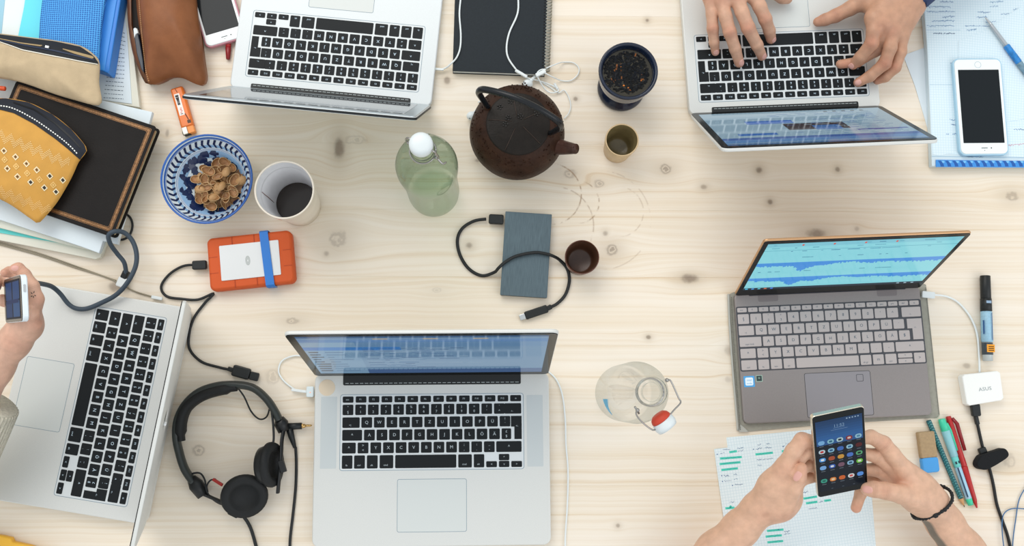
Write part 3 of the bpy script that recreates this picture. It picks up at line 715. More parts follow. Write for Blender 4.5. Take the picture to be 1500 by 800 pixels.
    for k, (x, y, z, ly) in enumerate(pts):
        o = bpy.data.objects.new('pistachio_shell', ms[k % 3]); COL.objects.link(o); o.location = (x, y, z)
        up = r.random() < .85; ti = r.uniform(-.55, .55); tj = r.uniform(-.55, .55)
        o.rotation_euler = (ti + (0 if up else PI), tj, r.uniform(0, 6.28))
        tag(o, 'one of the empty brown pistachio half shells heaped in the bowl', 'nut shell', 'pistachio shells heaped in the bowl')
bowl()

# teapot
def teapot():
    c = P(756, 209, 0); root = thing('teapot', 'dark brown cast-iron teapot with black hoop handle', 'teapot', (c.x, c.y, 0))
    iron = mat('cast_iron', '382216', 0.5, 0.0, spec=.22, noise=0.45, nscale=55, bump=0.8, bscale=260); lidm = mat('cast_iron_lid', '1F1A16', 0.45, 0.0, spec=.22, noise=0.3, nscale=80, bump=0.5, bscale=320); blk = mat('handle_black', '15181C', 0.25, spec=.4)
    mb = MB(); lathe(mb, [(0, 0.004), (.040, .004), (.041, 0), (.044, 0), (.050, .006), (.062, .020), (.0705, .038), (.0738, .056), (.0715, .074), (.0640, .090), (.0535, .101), (.0475, .1045)], 64); mb.build('pot_body', iron, root)
    mb = MB(); lathe(mb, [(.0482, .1035), (.0475, .1062), (.046, .1068), (.044, .1070), (.035, .1105), (.022, .1130), (.008, .1140), (0, .1142)], 56); lid = mb.build('pot_lid', lidm, root)
    mb = MB()
    for k in range(5):
        a = 0.5 + k * 2 * PI / 5; pts = [(math.cos(a) * q, math.sin(a) * q, .1143 - .0000 - (q / .046) ** 2 * .0068 + .0004) for q in (.010, .02, .03, .04, .0455)]
        tube(mb, pts, .0005, 5)
    mb.build('lid_ridge', mat('worn_iron', '3E3028', 0.45, 0.2), lid)
    mb = MB()
    def zlid(q): return .1142 - (q / .046) ** 2 * .0070
    fl = [(0, .001, .002)] + [(P(px, py, .112) - c) for px, py in ((748, 148), (744, 173), (762, 171), (786, 166), (732, 156), (740, 182))]
    fl = [(p[0], p[1]) for p in fl[1:]]
    for x, y in fl:
        q = math.hypot(x, y); 
        if q > .044: continue
        for k in range(6):
            a = k * PI / 3; d = .0034 if k < 5 else 0; a = k * 2 * PI / 5; xx, yy = x + d * math.cos(a), y + d * math.sin(a); ell(mb, (xx, yy, zlid(math.hypot(xx, yy)) + .0006), .0015, 8)
    mb.build('flower_bump', mat('polished_bumps', '3A3836', 0.18, 0.3), lid)
    mb = MB(); r = random.Random(9)
    for x, y in ((-.004, .057), (.016, .056), (.030, .045), (-.03, .050), (.01, .064), (.05, .03)):
        q = math.hypot(x, y); z = .1045 - (q - .0475) * .62
        for k in range(5): a = k * 2 * PI / 5; ell(mb, (x + .0033 * math.cos(a), y + .0033 * math.sin(a), z + .0006), .0014, 8)
    for k in range(150):      # cast nail-head texture round the shoulder
        a = r.uniform(0, 2 * PI); t = r.uniform(0, 1); q = .055 + .016 * t; z = .1005 - .024 * t ** 1.4; ell(mb, (q * math.cos(a), q * math.sin(a), z - .0003), .0011, 6)
    mb.build('cast_studs', iron, root)
    # spout
    b = P(806, 213, .068) - c; t = P(842, 218, .098) - c; m1 = (b * .5 + t * .5) + Vector((0, 0, -.002))
    b0 = b - (t - b) * .6 + Vector((0, 0, -.012))
    pth = smooth_path([tuple(b0), tuple(b), tuple(m1), tuple(t)], 6); n = len(pth)
    mb = MB(); rs = [.0215 - .0140 * (i / (n - 1)) ** .8 for i in range(n)]; tube(mb, pth, rs, 24, 0, None, False)
    d = (Vector(pth[-1]) - Vector(pth[-2])).normalized(); e = Vector(pth[-1]); tube(mb, [e, e + d * .002, e + d * .0021, e - d * .01], [.0078, .0078, .0056, .0050], 24, 0, None, False)
    mb.build('spout', mat('spout_iron', '4A2E24', 0.4, 0.25, noise=0.4, nscale=60, bump=0.5), root)
    mb = MB(); tube(mb, [e - d * .008, e - d * .0079], [.0052, .0052], 16); mb.build('spout_hole', BLK, root)
    # lugs and handle, in the vertical plane through both lugs
    l = P(714, 158, .098); r_ = P(806, 197, .098); l, r_ = l - c, r_ - c; ax = (r_ - l)
    def hp(s, z): v = l + ax * s; return (v.x, v.y, z)
    mb = MB()
    for s, sg in ((0, 1), (1, -1)): p = hp(s, .100); ell(mb, p, (.0062, .0062, .0058), 12); tube(mb, [hp(s, .082), hp(s, .100)], [.010, .0055], 12)
    mb.build('handle_lug', iron, root)
    mb = MB(); pts = smooth_path([hp(s, z) for s, z in ((.02, .100), (-.02, .112), (-.09, .135), (-.13, .155), (-.08, .174), (.06, .186), (.28, .196), (.5, .199), (.72, .196), (.94, .186), (1.08, .174), (1.12, .155), (1.08, .135), (1.02, .112), (.98, .100))], 5)
    n = len(pts); rs = [.0034 + .0016 * min(1, min(i, n - 1 - i) / (n * .2)) for i in range(n)]
    tube(mb, pts, rs, 12, 0, None, True); mb.build('handle', blk, root)
teapot()

# bottles
def thin_glass(name, tint, edge):
    m = bpy.data.materials.new(name); m.use_nodes = True; nt = m.node_tree; N = nt.nodes; L = nt.links; N.remove(N['Principled BSDF']); out = N['Material Output']
    lw = N.new('ShaderNodeLayerWeight'); lw.inputs[0].default_value = .5; mx = N.new('ShaderNodeMixRGB'); mx.inputs[1].default_value = rgb(tint); mx.inputs[2].default_value = rgb(edge); p3 = N.new('ShaderNodeMath'); p3.operation = 'POWER'; L.new(lw.outputs['Facing'], p3.inputs[0]); p3.inputs[1].default_value = 4.0; L.new(p3.outputs[0], mx.inputs[0])
    tr = N.new('ShaderNodeBsdfTransparent'); L.new(mx.outputs[0], tr.inputs[0]); gl = N.new('ShaderNodeBsdfGlossy'); gl.inputs['Roughness'].default_value = .02; fr = N.new('ShaderNodeMath'); fr.operation = 'MULTIPLY_ADD'; pw_ = N.new('ShaderNodeMath'); pw_.operation = 'POWER'; L.new(lw.outputs['Facing'], pw_.inputs[0]); pw_.inputs[1].default_value = 4.0; L.new(pw_.outputs[0], fr.inputs[0]); fr.inputs[1].default_value = .75; fr.inputs[2].default_value = .03
    ms = N.new('ShaderNodeMixShader'); L.new(fr.outputs[0], ms.inputs[0]); L.new(tr.outputs[0], ms.inputs[1]); L.new(gl.outputs[0], ms.inputs[2]); L.new(ms.outputs[0], out.inputs[0]); return m
GLASS = thin_glass('clear_glass', 'FEFEFE', 'D6E0DE')
GGLASS = thin_glass('green_glass', 'EAF3EA', 'AABDAE')
STEEL = mat('steel_wire', 'A8A6A2', 0.25, 0.9)
CER = mat('white_ceramic', 'DCE3E4', 0.3)
RUB = mat('red_rubber', 'C8432C', 0.5)
def glass_shell(mb, prof, th, seg=56):
    inn = [(max(0, r - th), z) for r, z in prof[1:]]; inn = [(r, z + (th * 1.5 if i < 2 else 0)) for i, (r, z) in enumerate(inn)]
    lathe(mb, [(0, prof[0][1])] + prof[1:] + [(max(0, prof[-1][0] - .003), prof[-1][1] + .0004), (max(0, prof[-1][0] - .0042), prof[-1][1] - .003), (max(0, prof[-1][0] - .0042), prof[-1][1] - .02)], seg)
def bottle1():
    c = P(636, 283, 0); root = thing('swing_top_bottle', 'green-tinted glass bottle closed with a white ceramic stopper', 'bottle', (c.x, c.y, 0))
    mb = MB(); glass_shell(mb, [(0, .004), (.036, .002), (.0395, .006), (.0405, .02), (.0400, .05), (.0400, .12), (.0425, .150), (.0440, .172), (.0435, .190), (.0395, .207), (.031, .222), (.021, .236), (.0155, .250), (.0140, .265), (.0145, .270), (.0165, .273), (.0165, .280), (.0145, .284)], .0022); mb.build('glass_body', GGLASS, root)
    mb = MB(); lathe(mb, [(0, .2835), (.0125, .2835), (.0150, .285), (.0158, .289), (.0155, .297), (.0140, .301), (.009, .303), (0, .3035)], 32); mb.build('stopper', CER, root)
    mb = MB(); lathe(mb, [(.008, .278), (.0138, .280), (.0142, .2838), (.008, .2838)], 28); mb.build('rubber_seal', mat('pale_seal', 'C9A89A', 0.5), root)
    mb = MB(); tube(mb, [(.0172 * math.cos(a), .0172 * math.sin(a), .262) for a in [k * 2 * PI / 28 for k in range(29)]], .0013, 8)
    for s in (1, -1):
        ux, uy = .88 * s, -.47 * s
        tube(mb, smooth_path([(ux * .0172, uy * .0172, .262), (ux * .023, uy * .023, .266), (ux * .024, uy * .024, .276), (ux * .019, uy * .019, .292), (ux * .006, uy * .006, .2945)], 4), .0013, 8)
        ell(mb, (ux * .021, uy * .021, .266), .003, 8)
    tube(mb, smooth_path([(.019, -.010, .263), (.026, -.016, .257), (.030, -.013, .252)], 4), .0015, 8)
    mb.build('wire_bail', STEEL, root)
bottle1()
def bottle2():
    c = P(911, 576, 0); root = thing('swing_top_bottle', 'clear open glass bottle with its red and white stopper hanging down', 'bottle', (c.x, c.y, 0))
    mb = MB(); glass_shell(mb, [(0, .004), (.037, .001), (.0425, .006), (.0435, .02), (.0435, .10), (.0435, .150), (.0415, .168), (.0345, .190), (.0270, .212), (.0205, .234), (.0165, .252), (.0155, .264), (.0190, .268), (.0192, .280), (.0165, .284)], .0022); mb.build('glass_body', GLASS, root)
    mb = MB(); m = Matrix.Translation(P(970, 609, .235) - c) @ Matrix.Rotation(math.radians(55), 4, 'Z') @ Matrix.Rotation(math.radians(90), 4, 'X') 
    mst = Matrix.Translation(P(966, 611, .235) - c) @ Vector((0.60, -0.78, -0.1)).to_track_quat('Z', 'Y').to_matrix().to_4x4()
    mb = MB(); lathe(mb, [(0, .004), (.0120, .004), (.0150, .006), (.0155, .013), (.0140, .018), (0, .0195)], 28, 0, mst); mb.build('stopper', CER, root)
    mb = MB(); lathe(mb, [(0, -.004), (.009, -.004), (.0125, -.001), (.0140, .003), (.0135, .005), (0, .005)], 28, 0, mst); mb.build('rubber_seal', RUB, root)
    mb = MB(); tube(mb, [(.0178 * math.cos(a), .0178 * math.sin(a), .262) for a in [k * 2 * PI / 28 for k in range(29)]], .0011, 8)
    e = mst @ Vector((0, 0, .012))
    def rel(px, py, z): return tuple(P(px, py, z) - c)
    tube(mb, smooth_path([rel(978, 557, .262), rel(983, 559, .258), rel(994, 583, .25), rel(997, 590, .245), rel(988, 600, .24), rel(976, 614, .236)], 4), .0011, 8)
    tube(mb, smooth_path([rel(934, 600, .262), rel(932, 607, .258), rel(940, 618, .25), rel(956, 630, .24), rel(963, 626, .236)], 4), .0011, 8)
    for p in (rel(977, 557, .262), rel(934, 601, .262)): ell(mb, p, .0028, 8)
    tube(mb, [rel(930, 596, .264), rel(936, 606, .258)], .0014, 8)
    mb.build('wire_bail', STEEL, root)
    mb = MB()
    for a0 in (3.5, 3.75):
        for k in range(5):
            a = a0 - k * .09; pts = [((.0436) * math.cos(a + d), (.0436) * math.sin(a + d), z) for d, z in ((0, .03), (-.06, .03), (-.06, .05), (0, .05))]; mb.add(pts, [(0, 1, 2, 3)])
    mb = MB()
    for a0, a1, z0, z1 in ((3.35, 3.95, .110, .165),):
        for k in range(8):
            a = a0 + (a1 - a0) * k / 8; b = a0 + (a1 - a0) * (k + 1) / 8; zt = z0 + (z1 - z0) * (1 - k / 9)
            zt2 = z0 + (z1 - z0) * (1 - (k + 1) / 9)
            mb.add([(.0438 * math.cos(a), .0438 * math.sin(a), z0), (.0438 * math.cos(b), .0438 * math.sin(b), z0), (.0438 * math.cos(b), .0438 * math.sin(b), zt2), (.0438 * math.cos(a), .0438 * math.sin(a), zt)], [(0, 1, 2, 3)])
    mb.build('blue_print', mat('cyan_print', '4FB8E0', 0.5), root)
bottle2()

# ------------------------------------------------------------------ cables
BCAB = mat('black_cable', '16191B', 0.5); WCAB = mat('white_cable', 'E6ECEC', 0.45); GCAB = mat('grey_blue_cable', '3B4854', 0.55); PLUG = mat('plug_metal', 'C8CBCC', 0.25, 0.9)
def plug(mb, a, b, w, h, mi=0, bev=.001):
    """a flat plug body between two pixel points (px,py,z)"""
    A, B = P(*a), P(*b); d = B - A; L = d.length; M = Matrix.Translation((A + B) / 2) @ d.to_track_quat('X', 'Z').to_matrix().to_4x4()
    slab(mb, rrect(L, w, min(w, L) * .18, 3), -h / 2, h / 2, bev, mi, M)
def cable_thing(name, label, cat, pix, r, m, plugs=(), k=6):
    """plugs: (partname, a, b, w, h, material)"""
    p0 = P(*pix[len(pix) // 2]); root = thing(name, label, cat, (p0.x, p0.y, 0)); mb = MB(); cable(mb, pix, r, k); put(mb, 'cord', m, root)
    for nm, a, b, w_, h_, pm in plugs: mb = MB(); plug(mb, a, b, w_, h_, 0, min(w_, h_) * .2); put(mb, nm, pm, root)
    return root
# orange drive and its lead
cable_thing('usb_cable', 'black lead from the orange drive with its loose plug above the headphones', 'cable',
    [(288, 388, .009), (268, 390, .004), (248, 402, .003), (236, 420, .003), (244, 434, .003), (266, 438, .004), (290, 439, .004), (313, 430, .0055), (300, 444, .003), (284, 466, .003), (277, 490, .003), (278, 512, .003), (295, 530, .003), (320, 538, .003), (338, 542, .004)], .0021, BCAB,
    [('plug_body', (282, 389, .009), (303, 388, .009), .014, .008, BLK), ('strain_relief', (334, 540, .005), (346, 544, .005), .007, .006, BLK), ('plug_body', (341, 542, .006), (366, 549, .006), .0175, .009, BLK), ('plug_tip', (366, 550, .006), (379, 553, .006), .013, .0046, BLK)])
cable_thing('usb_cable', 'black lead looping over the grey hard drive', 'cable',
    [(712, 321, .008), (694, 324, .005), (677, 335, .004), (670, 352, .003), (674, 374, .003), (687, 394, .003), (706, 404, .003), (724, 399, .008), (730, 393, .0162), (740, 384, .017), (757, 375, .018), (783, 370, .018), (800, 372, .018), (812, 376, .0162), (821, 382, .007), (831, 394, .003), (834, 412, .003), (828, 432, .003), (816, 445, .003), (806, 450, .004)], .0026, BCAB,
    [('plug_body', (716, 321, .008), (737.5, 322, .008), .0155, .008, BLK), ('strain_relief', (800, 453, .005), (808, 449, .005), .0075, .006, BLK), ('plug_body', (769, 463, .005), (802, 452, .005), .0125, .008, BLK), ('plug_tip', (761, 466, .005), (770, 463, .005), .0095, .0045, PLUG)])
# white charging leads
cable_thing('charging_cable', 'thin white power lead on the left of the large laptop', 'cable',
    [(452, 573, .008), (438, 573, .004), (425, 566, .003), (414, 556, .003), (408, 544, .003), (412, 530, .003), (424, 523, .003), (437, 521, .003), (456, 524, .003), (480, 527, .003)], .0013, WCAB,
    [('strain_relief', (427, 571, .005), (450, 574, .008), .0042, .004, WCAB), ('plug_body', (449, 574, .009), (460, 574, .009), .0165, .006, mat('plug_white', 'D9E4E6', 0.4))])
mbp = MB(); ell(mbp, P(454.5, 575, .0122), .0008, 6); t_ = bpy.data.objects['charging_cable']; put(mbp, 'status_light', mat('orange_led', 'FF8850', 0.4, emit=0.8), t_)
cable_thing('charging_cable', 'long thin white lead down the right side of the large laptop', 'cable',
    [(790, 536, .003), (804, 545, .003), (816, 558, .003), (824, 580, .003), (828, 615, .003), (829, 650, .003), (832, 690, .003), (831, 740, .003), (828, 790, .003), (829, 830, .003)], .0013, WCAB)
cable_thing('charging_cable', 'white lead between the black notebook and the slim top laptop', 'cable',
    [(672, -30, .014), (675, -8, .0145), (673, 20, .0145), (675, 50, .0145), (674, 70, .0147), (669, 84, .0147), (661, 93, .0135), (652, 100, .006), (640, 102, .006)], .0014, WCAB,
    [('plug_body', (636, 101, .007), (650, 102, .007), .0035, .003, WCAB)])
# wired earphones
def earphones():
    root = root_at('earphones', 'tangled white wired earphones behind the teapot', 'earphones', 790, 105)
    mb = MB()
    cable(mb, [(757, -30, .0145), (759, -5, .0145), (758, 20, .0145), (746, 48, .0145), (742, 70, .0145), (745, 86, .0145), (756, 102, .0145)], .0015, 6)
    cable(mb, [(771, 114, .010), (790, 119, .004), (806, 128, .003), (818, 136, .003), (826, 132, .003), (833, 142, .003), (836, 155, .003), (833, 166, .003), (826, 174, .003)], .0009, 6)
    cable(mb, [(771, 114, .010), (795, 120, .005), (812, 127, .004), (818, 133, .005), (808, 136, .005), (798, 130, .005), (789, 116, .0135), (787, 107, .0160), (793, 102, .0155), (800, 102, .015)], .0011, 6)
    cable(mb, [(800, 100, .015), (812, 95, .0140), (820, 92, .008), (826, 91, .003), (840, 92, .003), (848, 100, .003), (846, 110, .003), (836, 118, .003), (822, 118, .003), (808, 112, .0145), (796, 106, .0165)], .0010, 6)
    cable(mb, [(700, 150, .004), (720, 142, .003), (745, 132, .003), (762, 124, .003)], .0010, 6)
    put(mb, 'cord', WCAB, root)
    mb = MB(); plug(mb, (755, 103, .0158), (772, 113, .0150), .0048, .0045); plug(mb, (785, 111, .0155), (799, 104, .0155), .0062, .005); plug(mb, (812, 122, .005), (817, 131, .005), .004, .003); put(mb, 'splitter', WCAB, root)
    for (a, b, t) in (((773, 123, .010), (784, 112, .007), (769, 121)), ((691, 170, .011), (704, 156, .005), (689, 172))):
        mb = MB(); A, B = P(*a), P(*b); tube(mb, [B, A], [.0025, .0035], 10); ell(mb, A, (.0085, .0075, .0075), 16); hd = put(mb, 'earbud', CER, root)
        mb = MB(); C_ = P(t[0], t[1], a[2] + .0035); ell(mb, C_, (.0028, .0028, .002), 10); o = put(mb, 'earbud_mesh', BLK, root)
        mb.v = []; o.parent = hd; o.location = (0, 0, 0)
earphones()
# dark power lead to the sideways laptop and to the phone in the hand
cable_thing('power_lead', 'thick dark blue-grey cable looping over the corner of the sideways laptop', 'cable',
    [(185, 402, .012), (182, 385, .020), (172, 372, .026), (162, 358, .040), (159, 345, .050), (168, 339, .050), (182, 341, .040), (194, 353, .034), (200, 372, .034), (198, 392, .034), (186, 415, .036), (170, 432, .034), (150, 443, .030), (128, 452, .028), (112, 452, .028), (100, 445, .030), (88, 430, .036), (76, 420, .050), (62, 416, .080), (48, 414, .120)], .0036, GCAB,
    [('strain_relief', (181, 408, .010), (186, 397, .012), .010, .009, BLK), ('plug_body', (176, 421, .010), (182, 407, .010), .015, .007, mat('plug_alu', 'DADEDD', 0.35, 0.3))])
cable_thing('loop_cable', 'short loop of thin black cable poking out from under the black notebook', 'cable',
    [(168, 310, .01), (180, 312, .004), (190, 318, .003), (194, 330, .003), (190, 344, .003), (180, 351, .003), (168, 350, .004), (158, 345, .006)], .0018, BCAB)
cable_thing('thin_cable', 'thin grey cable running from the paper pile along the sideways laptop', 'cable',
    [(-20, 353, .002), (10, 361, .002), (60, 375, .002), (110, 392, .002), (160, 408, .002), (195, 426, .002), (220, 434, .002), (232, 437, .002)], .0012, mat('thin_grey_cable', '8F8672', 0.5),
    [('plug_body', (222, 435, .006), (238, 438, .006), .005, .004, CER)])
cable_thing('thin_cable', 'second thin grey cable lying close beside the first from the paper pile', 'cable',
    [(-20, 350, .002), (10, 358, .002), (60, 372, .002), (110, 389.5, .002), (150, 404, .002), (170, 411, .002)], .0009, MATS['thin_grey_cable'])
# right side: white lead, white adapter, black lead with strap
cable_thing('adapter_cable', 'thin white lead from the grey laptop to the white adapter', 'cable',
    [(1366, 432, .007), (1385, 434, .004), (1402, 442, .003), (1417, 458, .003), (1427, 476, .003), (1432, 495, .003), (1434, 520, .003), (1435, 546, .006)], .0016, WCAB,
    [('plug_body', (1350, 431, .007), (1369, 433, .007), .0105, .0055, CER)])
def adapter():
    root = root_at('adapter', 'square white plastic adapter with grey lettering', 'adapter', 1440, 575); mb = MB(); z = .016
    pts = [tuple(P(a, b, z))[:2] for a, b in ((1409, 549), (1465, 543), (1471, 586), (1417, 595))]
    cc = [tuple(np.array(pts[i]) * .93 + np.array(pts[j]) * .07) for i in range(4) for j in ((i - 1) % 4, (i + 1) % 4)]
    slab(mb, cc, 0, z, .0015); put(mb, 'adapter_body', mat('white_plastic', 'F0F0EC', 0.4), root)
    mb = MB(); p = P(1443, 570, z); text(mb, 'ASUS', p.x, p.y, z + .0003, .0078, .12, 0, None, '9AA4A8', 1.15); put(mb, 'lettering', PRINT, root)
adapter()
cable_thing('power_lead', 'black power lead from the white adapter with a black fabric strap round it', 'cable',
    [(1429, 606, .007), (1432, 622, .004), (1437, 645, .004), (1442, 665, .003), (1449, 685, .003), (1455, 710, .003), (1460, 738, .003), (1468, 762, .003), (1476, 785, .003), (1484, 820, .003)], .0024, BCAB,
    [('plug_body', (1428, 592, .008), (1430, 610, .008), .0135, .008, BLK), ('strain_relief', (1429, 609, .006), (1432, 622, .005), .006, .006, BLK), ('strap_loop', (1434, 662, .006), (1444, 658, .006), .009, .007, BLK)])
def strap():
    root = [o for o in bpy.data.objects if o.get('label', '').startswith('black power lead')][0]
    mb = MB(); pts = [(1430, 679, .014), (1438, 668, .018), (1450, 664, .020), (1462, 660, .019), (1471, 657, .016), (1475, 662, .012), (1474, 669, .010), (1462, 677, .008), (1450, 684, .008), (1440, 688, .008), (1432, 686, .010)]
    q = closed_smooth([tuple(P(*p)) for p in pts], 4); vs = [(a, b, c) for a, b, c in q] + [(a, b, .001) for a, b, c in q]; n = len(q)
    slab(mb, [(a, b) for a, b, c in q], .001, .017, .002); put(mb, 'fabric_strap', mat('black_felt', '0F1114', 0.9, bump=.5), root)
strap()
cable_thing('thin_blue_wire', 'thin blue wire crossing the bottom right corner', 'cable',
    [(1520, 690, .002), (1500, 718, .002), (1492, 735, .002), (1488, 760, .002), (1484, 790, .002), (1482, 830, .002)], .0008, mat('blue_wire', '3F6F9E', 0.5))
cable_thing('thin_blue_wire', 'second thin blue wire arching over at the bottom right corner', 'cable',
    [(1530, 747, .002), (1505, 746, .004), (1485, 745, .003), (1473, 750, .002), (1468, 762, .005), (1469, 790, .005), (1475, 830, .005)], .0008, MATS['blue_wire'])

# ------------------------------------------------------------------ drives
def orange_drive():
    zt = .021; A, B, C_, D = P(303, 349, zt), P(427, 336, zt), P(432, 414, zt), P(305, 427, zt)
    c = (A + B + C_ + D) / 4; ang = math.atan2(B.y - A.y, B.x - A.x) ; root = thing('external_drive', 'orange rubber-cased external drive with silver plate', 'hard drive', (c.x, c.y, 0), ang)
    W_, H_ = (B - A).length, (A - D).length; org = mat('orange_rubber', 'D25C2E', 0.6, spec=.3, bump=.2, bscale=900)
    mb = MB(); slab(mb, rrect(W_, H_, .009, 6), 0, zt - .001, .004, 0, None, None, None, True)
    for sx in (-1, 1):
        pass
    mb.build('rubber_case', org, root)
    for x in (-.20, .06): 
        for s in (1, -1): mb = MB(); box(mb, (W_ * x, s * H_ * .40, zt - .0006), (.0006, H_ * .17, .0012)); mb.build('groove', mat('orange_groove', 'A8401E', 0.6), root)
    for y in (-.17, .13):
        for s in (1, -1): mb = MB(); box(mb, (s * W_ * .435, H_ * y, zt - .0012), (W_ * .10, .0006, .001)); mb.build('groove', mat('orange_groove', 'A8401E', 0.6), root)
    mb = MB(); slab(mb, rrect(W_ * .70, H_ * .66, .0015, 3, -W_ * .005, 0), zt - .003, zt + .0004, .0003); pl = mb.build('silver_plate', mat('plate_silver', 'DCDEDE', 0.35, 0.3), root)
    mb = MB(); cx = W_ * -.03
    for rr in (.0058, .0042, .0026): ringplate(mb, [(cx + a * .62, b * 1.25) for a, b in circ(rr, 20)], [(cx + a * .62, b * 1.25) for a, b in circ(rr - .0007, 20)], zt + .0006, 0, None, '9AA39C')
    mb.build('embossed_emblem', PRINT, pl)
    bl = mat('blue_rubber', '2F7BD0', 0.5); b_ = thing('rubber_band', 'bright blue rubber band stretched round the orange drive', 'rubber band', (c.x, c.y, 0), ang); mb = MB(); x = W_ * .195
    pts = [(y, z) for y, z in ((-H_ / 2 - .0015, .002), (-H_ / 2 - .0018, zt - .003), (-H_ / 2 + .001, zt + .001), (0, zt + .0016), (H_ / 2 - .001, zt + .001), (H_ / 2 + .0018, zt - .003), (H_ / 2 + .0015, .002))]
    vs = []; n = len(pts)
    for k, (y, z) in enumerate(pts):
        sk = -.002 * y / H_ * 2; w_ = .0066
        yo = y * (1 + .0012 / (abs(y) + 1e-6)) if abs(y) > .001 else y
        vs += [(x + sk - w_, y, z), (x + sk + w_, y, z), (x + sk + w_, yo, z + .001), (x + sk - w_, yo, z + .001)]
    fs = [(4 * k + a, 4 * k + (a + 1) % 4, 4 * k + 4 + (a + 1) % 4, 4 * k + 4 + a) for k in range(n - 1) for a in range(4)] + [(0, 1, 2, 3), (4 * n - 4, 4 * n - 1, 4 * n - 2, 4 * n - 3)]
    mb.add(vs, [f[::-1] for f in fs], 0, None, False); mb.build('band_loop', bl, b_)
orange_drive()
def grey_drive():
    zt = .013; A, B, C_, D = P(741, 309.5, zt), P(809, 314, zt), P(801, 437, zt), P(732, 432, zt); c = (A + B + C_ + D) / 4; ang = math.atan2(B.y - A.y, B.x - A.x)
    root = thing('external_drive', 'flat grey brushed-metal external drive with a black cable across it', 'hard drive', (c.x, c.y, 0), ang); W_, H_ = (B - A).length, (A - D).length
    mb = MB(); slab(mb, rrect(W_ - .001, H_ - .001, .0015, 3), 0, zt - .0015, .0006); mb.build('side_frame', BLK, root)
    mb = MB(); slab(mb, rrect(W_, H_, .001, 2), zt - .0018, zt, .0004); mb.build('top_plate', mat('brushed_slate', '5F7078', 0.42, 0.45, noise=.35, nscale=60, stretch=(40, 1, 1)), root)
grey_drive()

